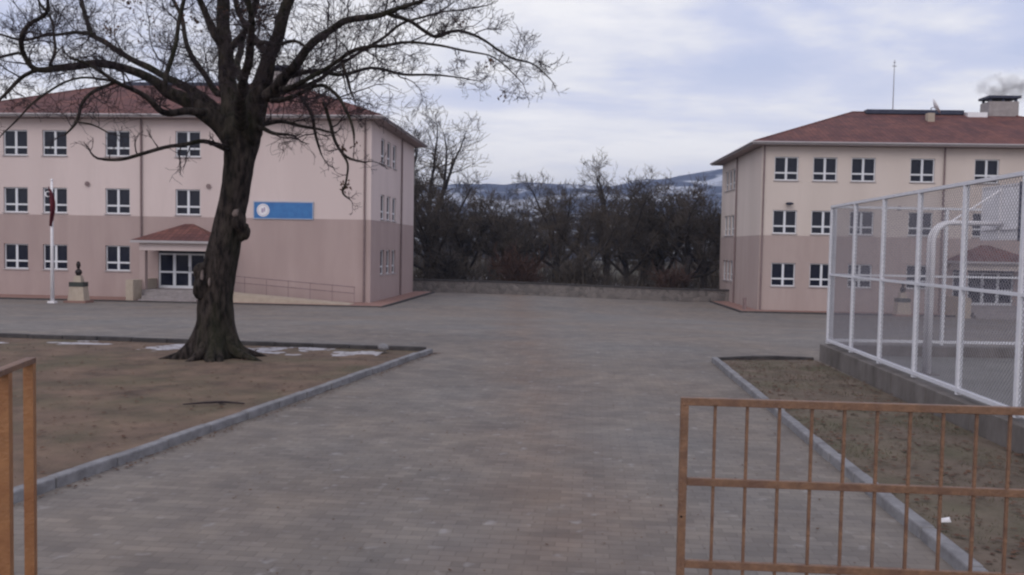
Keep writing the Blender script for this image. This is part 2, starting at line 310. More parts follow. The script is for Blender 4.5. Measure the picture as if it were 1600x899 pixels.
# ------------------------------------------------------------------ court fences
def chain(A, B, z0, z1, pitch=.055, r=.0022, seed=0):
    b = MB(); A = Vector(A); B = Vector(B); Ln = (B-A).length; d = (B-A)/Ln; H = z1-z0; st = pitch*1.414
    nrm = Vector((-d.y, d.x, 0))
    for sgn in (1, -1):
        s = -H
        while s < Ln+H:
            # line from (s,z0) to (s+sgn*H, z1)
            x0, x1 = s, s+sgn*H; ta, tb = 0, 1
            if sgn > 0: ta = max(0, (0-x0)/H); tb = min(1, (Ln-x0)/H)
            else: ta = max(0, (x0-Ln)/H); tb = min(1, x0/H)
            if tb-ta > .01:
                P = [A+d*(x0+sgn*H*t)+Vector((0, 0, z0+H*t))+nrm*sgn*.002 for t in (ta, tb)]
                b.tube(P, r, 3, cap=False)
            s += st
    return b
def court_fence(A, B, n, z0, zm, z1, label, extra_last=True, d_list=None, mesh_r=.0036):
    root = empty('court_fence', (A[0], A[1], z0)); tag(root, label, 'fence', 'white mesh fences round the court')
    A = Vector((A[0], A[1], 0)); B = Vector((B[0], B[1], 0)); o = root.location
    ps = [A+(B-A)*(i/n) for i in range(n+1)] if d_list is None else [Vector((fl(d), d, 0)) for d in d_list]
    first = None
    for p in ps:
        if first is None:
            m = MB(); m.box(-.032, .032, -.032, .032, -.04, z1-z0+.01); first = m.build('post', FENCEW, root, loc=(0, 0, 0)); m.v; c = first
        else: c = first.copy(); C.objects.link(c); c.parent = root
        c.location = (p.x-o.x, p.y-o.y, 0)
    an = math.atan2(B.y-A.y, B.x-A.x); Ln = (B-A).length
    for z, t in ((z0+.03, .028), (zm, .022), (z1, .026)):
        m = MB(); T = Matrix.Translation((A.x-o.x, A.y-o.y, z-z0)) @ Matrix.Rotation(an, 4, 'Z'); m.box(.0, Ln, -.036 if t > .025 else -.026, .036 if t > .025 else .026, -t, t, T); m.build('rail', FENCEW, root)
    m = chain((A.x-o.x, A.y-o.y, 0), (B.x-o.x, B.y-o.y, 0), .05, z1-z0-.02, r=mesh_r); m.build('wire_mesh', WIRE, root)
    return root
z0f, zmf, z1f = EYE-1.97, EYE-.47, EYE+1.04
sp_ = 1.71; dl = [19.3-sp_*i for i in range(11)]
court_fence((fl(19.3), 19.3), (fl(dl[-1]), dl[-1]), 10, z0f, zmf, z1f, 'long white wire mesh court fence running toward the camera on the right', d_list=dl)
court_fence((fl(19.3)+.08, 19.33), (32, 19.33), 10, z0f, zmf, z1f, 'white wire mesh fence across the far end of the court behind the hoop', mesh_r=.0040)

# basketball hoop
hb = at(1447, 590, 16.4); hoop = empty('basketball_hoop', (hb.x, hb.y, ctz)); tag(hoop, 'white basketball hoop on a bent double pipe post inside the fenced court', 'basketball hoop')
hx = hb.x; arm = EYE+.62-ctz; brd = 1.28
m = MB()
for dy in (-.075, .075):
    P = [(0, dy, 0), (0, dy, arm-.35)] + [(.35-.35*math.cos(a), dy, arm-.35+.35*math.sin(a)) for a in (R(20), R(40), R(60), R(75), R(90))] + [(brd-.03, dy, arm)]
    m.tube(P, .045, 10)
m.build('post', WHITE, hoop, smooth=True)
m = MB(); m.box(-.15, .15, -.22, .22, 0, .02); m.build('base_plate', WALLC, hoop)
m = MB(); m.tube([(.35, 0, arm+.02), (brd-.03, 0, arm+.62)], .02, 6); m.build('brace', WHITE, hoop)
m = MB(); m.box(brd, brd+.03, -.62, .62, arm-.28, arm+.70); bd = m.build('backboard', WHITE, hoop)
m = MB(); m.box(brd-.02, brd+.05, -.66, -.622, arm-.33, arm+.75); m.build('edge_strip', DARKM, bd)
m = MB()
for (y0, y1, z0, z1) in ((.62, .65, arm-.31, arm+.73), (-.62, .62, arm-.31, arm-.28), (-.62, .62, arm+.70, arm+.73)): m.box(brd-.012, brd+.045, y0, y1, z0, z1)
m.box(brd-.03, brd-.002, -.02, .02, arm-.27, arm+.69); m.box(brd-.03, brd-.002, -.6, .6, arm-.12, arm-.08); m.build('board_frame', WHITE, bd)
m = MB(); m.tube([(brd+.28+.225*math.cos(a), .225*math.sin(a), arm-.12) for a in lin(0, 2*math.pi, 25)], .010, 6); m.tube([(brd+.03, 0, arm-.12), (brd+.055, 0, arm-.12)], .03, 6)
m.build('rim', ORANGE, hoop)

# ------------------------------------------------------------------ school buildings
BW, BD, BH, ZC = 25.2, 12.5, 10.35, 4.78
def wall_panel(m, O, U, Wd, z0, z1, holes, dep, nrm):
    """wall sheet from O along U with rectangular openings, reveals going inward by dep"""
    xs = sorted({0, Wd, *[h[0] for h in holes], *[h[1] for h in holes]}); zs = sorted({z0, z1, *[h[2] for h in holes], *[h[3] for h in holes]})
    P = lambda x, z, d=0: O+U*x+Vector((0, 0, z))-nrm*d
    for i in range(len(xs)-1):
        for j in range(len(zs)-1):
            cx_, cz_ = (xs[i]+xs[i+1])/2, (zs[j]+zs[j+1])/2
            if any(h[0] < cx_ < h[1] and h[2] < cz_ < h[3] for h in holes): continue
            m.quad(P(xs[i], zs[j]), P(xs[i+1], zs[j]), P(xs[i+1], zs[j+1]), P(xs[i], zs[j+1]))
    for a, c, e, f in holes:
        m.quad(P(a, e), P(c, e), P(c, e, dep), P(a, e, dep)); m.quad(P(a, f), P(a, f, dep), P(c, f, dep), P(c, f))
        m.quad(P(a, e), P(a, e, dep), P(a, f, dep), P(a, f)); m.quad(P(c, e), P(c, f), P(c, f, dep), P(c, e, dep))
WINS = {}
def window_proto(w_, h):
    """glass + frame centred at x, base z=0, front at y=0 facing -y"""
    g = MB(); g.box(-w_/2+.02, w_/2-.02, .03, .05, .02, h-.02)
    f = MB(); e = .065
    for x0, x1, z0, z1 in ((-w_/2, -w_/2+e, 0, h), (w_/2-e, w_/2, 0, h), (-w_/2+e, w_/2-e, 0, e), (-w_/2+e, w_/2-e, h-e, h)): f.box(x0, x1, -.012, .06, z0, z1)
    if w_ > 1.2:
        f.box(-.068, .068, -.018, .058, e+.001, h-e-.001)
        for s in (-1, 1):
            a, c = sorted((s*.069, s*(w_/2-e))); f.box(a, c, -.015, .057, h*.32-.05, h*.32+.05)
    else: f.box(-w_/2+e, w_/2-e, -.015, .057, h*.32-.045, h*.32+.045)
    s = MB(); s.box(-w_/2-.05, w_/2+.05, -.17, .0-.02, -.06, -.012)
    return g, f, s
def add_window(parent, x, y, z, w_, h, rz=0):
    key = (w_, h)
    if key not in WINS:
        g, f, s = window_proto(w_, h); o = g.build('window', GLASS, parent); fr = f.build('frame', PVC, o); si = s.build('sill', WTRIM, o); WINS[key] = (o, fr, si)
    else:
        p = WINS[key]; o = p[0].copy(); C.objects.link(o); o.parent = parent
        for q in p[1:]: c = q.copy(); C.objects.link(c); c.parent = o
    o.location = (x, y, z); o.rotation_euler = (0, 0, rz); return o
def school(px, Yc, corner, rz, label, which):
    WU_, WL_ = (WUP, WLO) if which == 'L' else (WUPR, WLOR)
    c = at(px, 470, Yc); z = -.92 if which == 'L' else -1.28
    U = Vector((math.cos(rz), math.sin(rz), 0))
    o3 = Vector((c.x, Yc, z)) - U*(BW if corner == 'right' else 0)
    root = empty('school_building', o3, rz); tag(root, label, 'building', 'twin three storey school blocks')
    X = Vector((1, 0, 0)); Y = Vector((0, 1, 0)); Wn, Hn = 1.48, 1.46
    fx = [1.70, 4.1, 6.5, 10.3, 14.5] if which == 'L' else [1.52, 3.9, 6.25, 9.85, 13.75]; lev = [1.60, 4.90+.0, 8.22]
    dx0, dx1, dz0, dz1 = (12.75, 16.45, .66, 3.0) if which == 'L' else (11.95, 15.65, .66, 3.0)
    hole = {0: [(x-Wn/2, x+Wn/2, lev[0], lev[0]+Hn) for x in fx[:4]], 1: [(x-Wn/2, x+Wn/2, lev[1], lev[1]+Hn) for x in fx], 2: [(x-Wn/2, x+Wn/2, lev[2], lev[2]+Hn) for x in fx]}
    sL = [8.3, 9.5, 10.7] ; sR = [2.9, 4.5, 6.1]; SW = 1.0
    def sh(xs, lv): return [(x-SW/2, x+SW/2, lev[lv], lev[lv]+Hn) for x in xs]
    m = MB(); dep = .16
    wall_panel(m, Vector((0, 0, 0)), X, BW, ZC, BH, hole[1]+hole[2], dep, -Y)
    wall_panel(m, Vector((BW, 0, 0)), Y, BD, ZC, BH, sh(sR, 1)+sh(sR, 2), dep, X)
    wall_panel(m, Vector((0, BD, 0)), -Y, BD, ZC, BH, [(BD-b_, BD-a_, e, f) for a_, b_, e, f in sh(sL, 1)+sh(sL, 2)], dep, -X)
    m.quad((0, BD, ZC), (BW, BD, ZC), (BW, BD, BH), (0, BD, BH)); m.build('upper_wall', WU_, root)
    m = MB(); p = .012; O = Vector((-p, -p, 0))
    wall_panel(m, O, X, BW+2*p, -.5, ZC, [(a+p, b_+p, e, f) for a, b_, e, f in hole[0]+[(dx0, dx1, dz0, dz1)]], dep, -Y)
    wall_panel(m, Vector((BW+p, -p, 0)), Y, BD+2*p, -.5, ZC, sh(sR, 0), dep, X)
    wall_panel(m, Vector((-p, BD+p, 0)), -Y, BD+2*p, -.5, ZC, [(BD-b_, BD-a_, e, f) for a_, b_, e, f in sh(sL, 0)], dep, -X)
    m.quad((-p, BD+p, -.5), (BW+p, BD+p, -.5), (BW+p, BD+p, ZC), (-p, BD+p, ZC))
    m.quad((-p, -p, ZC), (BW+p, -p, ZC), (BW+p, 0, ZC), (-p, 0, ZC)); m.build('lower_wall', WL_, root)
    for k in range(3):
        for x in (fx[:4] if k == 0 else fx): add_window(root, x, .10, lev[k], Wn, Hn)
        for y in sR: add_window(root, BW-.10, y, lev[k], SW, Hn, R(90))
        for y in sL: add_window(root, .10, y, lev[k], SW, Hn, R(-90))
    # roof
    ov = .75; ez = BH+.02; rh = 2.95; hd = BD/2
    e0, e1, f0, f1 = -ov, BW+ov, -ov, BD+ov; ri0, ri1 = hd+(1.3 if which == 'R' else .5), BW-hd-(1.3 if which == 'R' else .5)
    m = MB(); zt_ = ez+.16; top = zt_+rh; rp0 = Vector((ri0, hd, top)); rp1 = Vector((ri1, hd, top))
    m.quad((e0, f0, zt_), (e1, f0, zt_), rp1, rp0); m.quad((e1, f0, zt_), (e1, f1, zt_), rp1); m.quad((e1, f1, zt_), (e0, f1, zt_), rp0, rp1); m.quad((e0, f1, zt_), (e0, f0, zt_), rp0)
    roof = m.build('roof', TILE, root)
    m = MB(); m.tube([(e0+.05, f0+.05, zt_+.01), tuple(rp0), ], .07, 6); m.tube([(e1-.05, f0+.05, zt_+.01), tuple(rp1)], .07, 6); m.tube([tuple(rp0), tuple(rp1)], .08, 6)
    m.tube([(e0+.05, f1-.05, zt_+.01), tuple(rp0)], .07, 6); m.tube([(e1-.05, f1-.05, zt_+.01), tuple(rp1)], .07, 6); m.build('ridge_tiles', TILE, roof)
    m = MB(); m.box(e0, e1, f0, f0+.03, ez, zt_-.004); m.box(e0, e1, f1-.03, f1, ez, zt_-.004); m.box(e0, e0+.03, f0+.031, f1-.031, ez, zt_-.004); m.box(e1-.03, e1, f0+.031, f1-.031, ez, zt_-.004)
    m.tube([(e0, f0-.05, zt_-.04), (e1, f0-.05, zt_-.04)], .055, 8); m.tube([(e1+.05, f0, zt_-.04), (e1+.05, f1, zt_-.04)], .055, 8); m.tube([(e0-.05, f0, zt_-.04), (e0-.05, f1, zt_-.04)], .055, 8)
    m.build('gutter', WTRIM, roof)
    m = MB(); m.box(e0+.031, e1-.031, f0+.031, f1-.031, ez, ez+.03); m.build('soffit', SOFF, roof)
    # ridge strip (dark collector row) and chimney stack
    if which == 'R':
        m = MB(); m.box(ri0+.8, ri0+7.3, hd-.55, hd+.1, top-.15, top+.13); m.build('dark_ridge_panel', DARKM, root)
        m = MB(); m.box(ri0+7.4, ri0+8.7, hd-.9, hd-.1, top-.42, top-.05); m.build('skylight', WHITE, root)
    else:
        m = MB(); m.box(ri0+.8, ri0+7.3, hd-.3, hd+.5, top-.15, top+.10); m.build('dark_ridge_panel', DARKM, root)
    cx0 = 16.5 if which == 'R' else 16.9
    m = MB(); m.box(cx0, cx0+1.95, hd-.6, hd+.7, top-1.0, top+.75); ch = m.build('chimney', mat('sooty_render', (.25, .22, .225), .9, (.34, .31, .31), 2.5), root)
    m = MB(); m.box(cx0-.1, cx0+2.05, hd-.7, hd+.8, top+.97, top+1.13)
    for a in (cx0+.06, cx0+.9, cx0+1.75): m.box(a, a+.14, hd-.5, hd-.36, top+.75, top+.97); m.box(a, a+.14, hd+.46, hd+.6, top+.75, top+.97)
    m.build('chimney_cap', DARKM, ch)
    # downpipes
    def pipe(x, y, z0=.1, z1=BH):
        mm = MB(); mm.tube([(x, y, z0), (x, y, z1)], .055, 8); mm.build('downpipe', PIPE, root)
    pipe(11.75 if which == 'L' else 11.15, -.09); pipe(BW-.35, -.09); pipe(.12, -.10)
    pipe(BW+.09, 8.0); pipe(-.09, 6.9)
    # small round vents and lamp
    for x, z_ in ((8.5, 6.6), (15.75, 6.55)):
        mm = MB(); mm.lathe((x, -.04, z_), [(.12, 0), (.14, .02), (.14, .05)], 14, T=Matrix.Rotation(R(90), 4, 'X')); mm.build('vent', PIPE, root)
    if which == 'R':
        mm = MB(); mm.lathe((1.7, -.30, 6.75), [(.05, -.09), (.17, -.05), (.2, .02), (.14, .08), (.03, .1)], 14, sx=1.3); mm.box(1.64, 1.76, -.22, -.01, 6.7, 6.78); mm.build('wall_lamp', DARKM, root)
    # porch
    pc = (dx0+dx1)/2; pw = 2.08; pd = 1.75; zb = 3.40
    m = MB(); a, b_, f_ = pc-pw-.35, pc+pw+.35, -pd-.35
    ap0 = (pc-.25, -.02, zb+.98); ap1 = (pc+.25, -.02, zb+.98)
    m.quad((a, f_, zb), (b_, f_, zb), ap1, ap0); m.quad((b_, f_, zb), (b_, -.02, zb), ap1); m.quad((a, -.02, zb), (a, f_, zb), ap0)
    pr = m.build('porch_roof', TILE, root)
    m = MB(); m.box(a, b_, f_, -.02, zb-.14, zb-.004); m.build('fascia', WTRIM, pr)
    m = MB(); m.box(pc-pw, pc+pw, -pd, -.02, zb-.56, zb-.145); m.build('porch_beam', WU_, root)
    for x in (pc-pw, pc+pw-.32):
        m = MB(); m.box(x, x+.32, -pd+.01, -pd+.33, .66, zb-.565); m.build('column', WL_, root)
    m = MB(); m.box(pc-pw+.002, pc+pw-.002, -pd+.0, -.02, -.5, .65)
    for i in range(3): m.box(pc-pw+.45, pc+pw-.45, -pd-.32*(i+1), -pd-.32*i-.004, -.5, .65-.16*(i+1))
    m.build('steps', STEP, root)
    for x in (pc-pw-.28, pc+pw-.10):
        m = MB(); m.box(x, x+.42, -pd-.95, -pd+.28 if x > pc else -.03, -.5, .66+.55 if x < pc else .64); m.build('cheek_wall', BEIGE, root)
    # doors
    nP = 4; wd = (dx1-dx0)/nP
    m = MB(); m.box(dx0, dx1, .09, .12, dz1-.32, dz1); m.build('transom', GLASS, root)
    for i in range(nP):
        x0 = dx0+wd*i; g = MB(); g.box(x0+.03, x0+wd-.03, .105, .12, dz0+.05, dz1-.33); d = g.build('door', GLASS, root)
        f = MB(); t_ = .085
        f.box(x0, x0+t_, .05, .13, dz0, dz1-.33); f.box(x0+wd-t_, x0+wd-.002, .05, .13, dz0, dz1-.33)
        for zz, hh in ((dz0+.001, .15), (dz0+.88, .10), (dz1-.33-.09, .088)): f.box(x0+t_+.001, x0+wd-t_-.001, .052, .128, zz, zz+hh)
        f.build('frame', PVC, d)
        if i in (1, 2):
            h_ = MB(); hx_ = x0+wd-.05 if i == 1 else x0+.05; h_.tube([(hx_, .03, dz0+.95), (hx_, .0, dz0+.95), (hx_, .0, dz0+1.25), (hx_, .03, dz0+1.25)], .012, 6); h_.build('handle', DARKM, d)
    # ramp with rail
    r0_, r1_ = pc+pw+.33, BW-.6
    m = MB(); m.hexa([(r0_, -2.35, -.5), (r1_, -2.35, -.5), (r1_, -1.0, -.5), (r0_, -1.0, -.5)], [(r0_, -2.35, .62), (r1_, -2.35, .10), (r1_, -1.0, .10), (r0_, -1.0, .62)]); m.build('ramp', BEIGE, root)
    m = MB()
    def zr(x): return .62-.52*(x-r0_)/(r1_-r0_)
    for y in (-1.05,):
        for h in (.9, .55): m.tube([(r0_, y, zr(r0_)+h), (r1_, y, zr(r1_)+h)], .034, 6)
        for i in range(7): x = r0_+.03+(r1_-r0_-.06)*i/6; m.tube([(x, y, zr(x)-.02), (x, y, zr(x)+.9)], .02, 6)
    m.build('ramp_railing', mat('rail_paint', (.20, .14, .15), .6, (.26, .19, .2), 5), root)
    # sidewalk round the block
    m = MB(); m.box(-1.3, BW+1.3, -2.9 if which == 'L' else -1.6, -.013, -.6, .085); m.box(-1.3, -.013, -.012, BD+1, -.6, .085); m.box(BW+.013, BW+1.3, -.012, BD+1, -.6, .085)
    sw = m.build('sidewalk', RED, root, bevel=.01)
    y0 = -3.03 if which == 'L' else -1.73
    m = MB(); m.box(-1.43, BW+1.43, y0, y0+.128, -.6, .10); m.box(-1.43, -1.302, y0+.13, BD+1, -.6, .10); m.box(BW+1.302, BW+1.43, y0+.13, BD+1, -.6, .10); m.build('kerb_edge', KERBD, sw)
    return root
SL = school(578, 49, 'right', R(-4.5), 'three storey pink and brown school block behind the big oak, carrying a blue sign', 'L')
SR = school(1184, 54.3, 'left', R(-2.5), 'three storey cream and brown school block behind the court, with smoke over its chimney', 'R')
# blue sign: hangs on the left block
sg = empty('name_sign', (0, 0, 0)); sg.location = SL.location; sg.rotation_euler = SL.rotation_euler
tag(sg, 'long blue name board with a round white emblem on the left block', 'sign')
sx0, sx1, sz0, sz1 = 18.45, 21.85, 4.78, 5.68
m = MB(); m.box(sx0, sx1, -.06, -.005, sz0, sz1); m.build('panel', BLUE, sg)
m = MB()
for a, b_, c_, d_ in ((sx0-.05, sx1+.05, sz0-.05, sz0), (sx0-.05, sx1+.05, sz1, sz1+.06), (sx0-.05, sx0, sz0, sz1), (sx1, sx1+.05, sz0, sz1)): m.box(a, b_, -.075, -.004, c_, d_)
m.build('border', mat('pale_blue_trim', (.30, .34, .46), .5, (.36, .40, .5), 4), sg)
m = MB(); T = Matrix.Rotation(R(90), 4, 'X')
m.lathe((sx0+.52, -.061, (sz0+sz1)/2), [(.37, 0), (.37, .008)], 28, T=T); em = m.build('emblem', WHITE, sg)
m = MB(); k = (sx0+.52, -.0695, (sz0+sz1)/2)
m.tube([(k[0]+.30*math.cos(a), k[1], k[2]+.30*math.sin(a)) for a in lin(0, 2*math.pi, 30)], .012, 4)
m.box(k[0]-.10, k[0]+.02, k[1]-.004, k[1]+.002, k[2]-.14, k[2]+.10, None); m.box(k[0]+.04, k[0]+.12, k[1]-.004, k[1]+.002, k[2]-.08, k[2]+.16); m.build('emblem_mark', mat('faded_emblem_grey', (.33, .28, .40), .6, (.40, .33, .45), 5), em)

# roof gear on the right block
def loc_of(B, x, y, z): return B.location + Matrix.Rotation(B.rotation_euler.z, 3, 'Z') @ Vector((x, y, z))
p = loc_of(SR, 10.4, BD/2+.3, BH+2.9); am = empty('antenna_mast', p); tag(am, 'tall thin antenna mast on the ridge of the right block', 'antenna')
m = MB(); m.tube([(0, 0, 0), (0, 0, 3.9)], [.04, .022], 6); m.build('pole', mat('grey_mast', (.25, .24, .28), .5, (.3, .29, .33), 5), am)
m = MB(); m.box(-.14, .14, -.012, .012, 3.45, 3.49); m.build('crossbar', DARKM, am); m = MB(); m.box(-.09, .09, -.012, .012, 3.7, 3.73); m.build('crossbar', DARKM, am)
p = loc_of(SR, 12.0, 4.3, BH+2.05); sd_ = empty('satellite_dish', p); tag(sd_, 'tilted satellite dish on a short pale stack, right block roof', 'satellite dish')
m = MB(); m.box(-.22, .22, -.2, .2, -.25, .75); m.build('stack', BEIGE, sd_)
m = MB(); m.tube([(.05, 0, .7), (.05, 0, 1.1), (.32, 0, 1.2)], .03, 6); m.build('bracket', DARKM, sd_)
m = MB(); T = Matrix.Rotation(R(62), 4, 'Y') @ Matrix.Rotation(R(18), 4, 'X'); m.lathe((.38, 0, 1.22), [(.06, -.13), (.32, -.06), (.55, .03), (.53, .04), (.31, -.04), (.05, -.09)], 20, T=T); m.build('dish', WHITE, sd_, smooth=True)

# smoke
def smoke(px, py, wx, wz, seed, dens):
    c = at(px, py, 61.5); m = MB(); 
    bm = bmesh.new(); bmesh.ops.create_icosphere(bm, subdivisions=3, radius=1); me = bpy.data.meshes.new('smoke')
    for v in bm.verts:
        k = 1+.35*noise.noise(v.co*1.7+Vector((seed, 0, 0))); v.co = Vector((v.co.x*wx*k, v.co.y*.9*k, v.co.z*wz*k))
    bm.to_mesh(me); bm.free(); mt = bpy.data.materials.new('chimney_smoke'); mt.use_nodes = True; t = mt.node_tree; n = t.nodes; n.remove(n['Principled BSDF'])
    pv = n.new('ShaderNodeVolumePrincipled'); pv.inputs['Color'].default_value = (.55, .52, .55, 1)
    tcn = n.new('ShaderNodeTexCoord'); q = n.new('ShaderNodeTexNoise'); q.inputs['Scale'].default_value = 1.3; q.inputs['Detail'].default_value = 3; t.links.new(tcn.outputs['Object'], q.inputs['Vector'])
    # fade toward the puff's rim
    mp = n.new('ShaderNodeMapping'); mp.inputs['Scale'].default_value = (1/wx, 1/.9, 1/wz); t.links.new(tcn.outputs['Object'], mp.inputs[0])
    vl = n.new('ShaderNodeVectorMath'); vl.operation = 'LENGTH'; t.links.new(mp.outputs[0], vl.inputs[0])
    r = n.new('ShaderNodeMapRange'); r.inputs[1].default_value = .95; r.inputs[2].default_value = .1; r.inputs[3].default_value = 0; r.inputs[4].default_value = 1; t.links.new(vl.outputs['Value'], r.inputs[0])
    r2 = n.new('ShaderNodeMapRange'); r2.inputs[1].default_value = .42; r2.inputs[2].default_value = .66; t.links.new(q.outputs[0], r2.inputs[0])
    mm = n.new('ShaderNodeMath'); mm.operation = 'MULTIPLY'; t.links.new(r.outputs[0], mm.inputs[0]); t.links.new(r2.outputs[0], mm.inputs[1])
    m2 = n.new('ShaderNodeMath'); m2.operation = 'MULTIPLY'; m2.inputs[1].default_value = dens; t.links.new(mm.outputs[0], m2.inputs[0]); t.links.new(m2.outputs[0], pv.inputs['Density'])
    t.links.new(pv.outputs[0], n['Material Output'].inputs['Volume']); me.materials.append(mt); return me, c
me, c = smoke(1570, 140, 2.5, 1.35, 3, 2.6)
o = bpy.data.objects.new('smoke', me); C.objects.link(o); o.location = c; o['kind'] = 'stuff'; tag(o, 'thin grey smoke drifting above the chimney of the right block', 'smoke')

# flagpole and flag
fp = gat(82, 471, .09); fp.z = G(fp.x, fp.y)+.0; H = 6.25
fpo = empty('flagpole', fp); tag(fpo, 'white flagpole standing in front of the left block', 'flagpole')
m = MB(); m.tube([(0, 0, 0), (.0, 0, H)], [.10, .055], 10); m.build('pole', WHITE, fpo, smooth=True)
m = MB(); m.lathe((0, 0, H), [(.02, 0), (.07, .03), (.07, .09), (.02, .13)], 10); m.build('finial', WHITE, fpo)
m = MB(); m.box(-.17, .17, -.17, .17, -.1, .10); m.build('base', WHITE, fpo)
fl_ = empty('flag', fp + Vector((0, -.05, H-.25))); tag(fl_, 'dark red flag hanging furled at the top of the white flagpole', 'flag')
m = MB(); rows = 16; cols = 12
for j in range(rows+1):
    v = j/rows; z = -2.05*v; wd_ = .10+.20*math.sin(math.pi*min(1, v*1.1))**.8 + .05*(1-v)
    for i in range(cols+1):
        u = i/cols; m.v.append((-.13+u*wd_*1.1 + .10*v, .09*math.sin(u*9+v*3)*(.4+v) - .05, z - .25*u*(1-v)))
for j in range(rows):
    for i in range(cols): k = j*(cols+1)+i; m.f.append((k, k+1, k+cols+2, k+cols+1))
fc = m.build('cloth', FLAGR, fl_, smooth=True); s_ = fc.modifiers.new('thickness', 'SOLIDIFY'); s_.thickness = .012
# crescent fold mark
m = MB(); pts = [(.13*math.cos(a), 0, .13*math.sin(a)) for a in lin(R(50), R(310), 14)]
m.tube([(p_[0]-.10, -.13, p_[2]-.42) for p_ in pts], [.008+.03*math.sin(math.pi*i/13) for i in range(14)], 5); m.build('crescent', WHITE, fl_)

# bust monuments
def bust(px, py, label):
    p = gat(px, py); root = empty('bust_monument', (p.x, p.y, G(p.x, p.y))); tag(root, label, 'monument')
    def frustum(m, w0, w1, z0, z1, d0=None, d1=None):
        d0 = d0 or w0; d1 = d1 or w1
        m.hexa([(-w0, -d0, z0), (w0, -d0, z0), (w0, d0, z0), (-w0, d0, z0)], [(-w1, -d1, z1), (w1, -d1, z1), (w1, d1, z1), (-w1, d1, z1)])
    m = MB(); m.box(-.9, .9, -.7, .7, -.2, .12); m.build('base', RED, root)
    m = MB(); frustum(m, .68, .56, .12, .88, .5, .42); m.build('pedestal', BEIGE, root)
    m = MB(); m.box(-.58, .58, -.45, .45, .885, 1.13); m.build('dark_slab', mat('green_black_marble', (.03, .035, .033), .4, (.05, .055, .05), 6), root)
    m = MB(); frustum(m, .34, .24, 1.132, 1.48, .3, .22); m.build('plinth_block', BEIGE, root)
    m = MB()
    m.lathe((0, 0, 1.48), [(.17, 0), (.20, .05), (.27, .12), (.29, .20), (.22, .30), (.10, .36), (.085, .42)], 16, sy=.62)
    m.lathe((0, -.02, 1.86), [(.05, -.02), (.10, .02), (.135, .10), (.15, .20), (.145, .28), (.11, .36), (.05, .40)], 16, sy=1.15)
    m.hexa([(-.025, -.21, 2.0), (.025, -.21, 2.0), (.02, -.15, 2.0), (-.02, -.15, 2.0)], [(-.012, -.17, 2.1), (.012, -.17, 2.1), (.012, -.14, 2.1), (-.012, -.14, 2.1)])
    for s in (-1, 1): m.lathe((s*.15, 0, 2.04), [(.02, -.05), (.035, 0), (.02, .05)], 8)
    m.build('bust', BRONZE, root, smooth=True)
    root.scale = (.64, .64, .96)
    return root
bust(123, 473, 'dark bronze bust on a pale stepped pedestal left of the entrance of the left block')
bust(1409, 494, 'dark bust on a pale pedestal seen through the court fence')
# small post by the right block
p = gat(1163, 486); m = MB(); m.box(p.x-.09, p.x+.09, p.y-.09, p.y+.09, G(p.x, p.y)-.1, G(p.x, p.y)+.75); m.lathe((p.x, p.y, G(p.x, p.y)+.75), [(.12, 0), (.13, .04), (.03, .10)], 4)
tag(m.build('bollard', PIPE), 'short reddish post at the near corner of the right block', 'bollard')

# ------------------------------------------------------------------ far boundary wall
root = empty('boundary_wall', (0, 63, 0)); tag(root, 'long low stone wall with dark coping closing the yard between the blocks', 'wall')
yw = 61.0; x0, x1 = at(560, 467, 63).x, at(1240, 467, 63).x
def wz(x): return G(x, 62)
m = MB(); n = 10
for i in range(n):
    a = x0+(x1-x0)*i/n; b_ = x0+(x1-x0)*(i+1)/n
    m.hexa([(a, 0, wz(a)-.5), (b_, 0, wz(b_)-.5), (b_, .35, wz(b_)-.5), (a, .35, wz(a)-.5)], [(a, 0, wz(a)+.82), (b_, 0, wz(b_)+.82), (b_, .35, wz(b_)+.82), (a, .35, wz(a)+.82)])
m.build('stonework', STONE, root)
m = MB()
for i in range(n):
    a = x0+(x1-x0)*i/n; b_ = x0+(x1-x0)*(i+1)/n
    m.hexa([(a, -.05, wz(a)+.823), (b_, -.05, wz(b_)+.823), (b_, .4, wz(b_)+.823), (a, .4, wz(a)+.823)], [(a, -.05, wz(a)+.94), (b_, -.05, wz(b_)+.94), (b_, .4, wz(b_)+.94), (a, .4, wz(a)+.94)])
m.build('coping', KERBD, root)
# rubbish container by the wall
p = gat(1108, 471); r_ = empty('rubbish_bin', (p.x, p.y, G(p.x, p.y)), R(-2)); tag(r_, 'dark blue metal rubbish container with pale lid at the right end of the stone wall', 'bin')
m = MB(); m.hexa([(-.5, -.4, .12), (.5, -.4, .12), (.5, .4, .12), (-.5, .4, .12)], [(-.6, -.5, .78), (.6, -.5, .78), (.6, .5, .78), (-.6, .5, .78)]); m.build('container', mat('navy_container', (.02, .024, .045), .6, (.035, .04, .06), 3), r_, bevel=.03)
m = MB(); m.hexa([(-.64, -.54, .785), (.64, -.54, .785), (.64, .54, .785), (-.64, .54, .785)], [(-.58, -.48, .90), (.58, -.48, .90), (.58, .48, .90), (-.58, .48, .90)]); m.build('lid', mat('pale_lid', (.30, .30, .34), .6, (.36, .36, .4), 4), r_, bevel=.02)
for sx in (-.4, .4):
    for sy in (-.3, .3): m = MB(); m.lathe((sx, sy, .07), [(.07, -.025), (.07, .025)], 12, T=Matrix.Rotation(R(90), 4, 'Y')); m.build('wheel', BRONZE, r_)

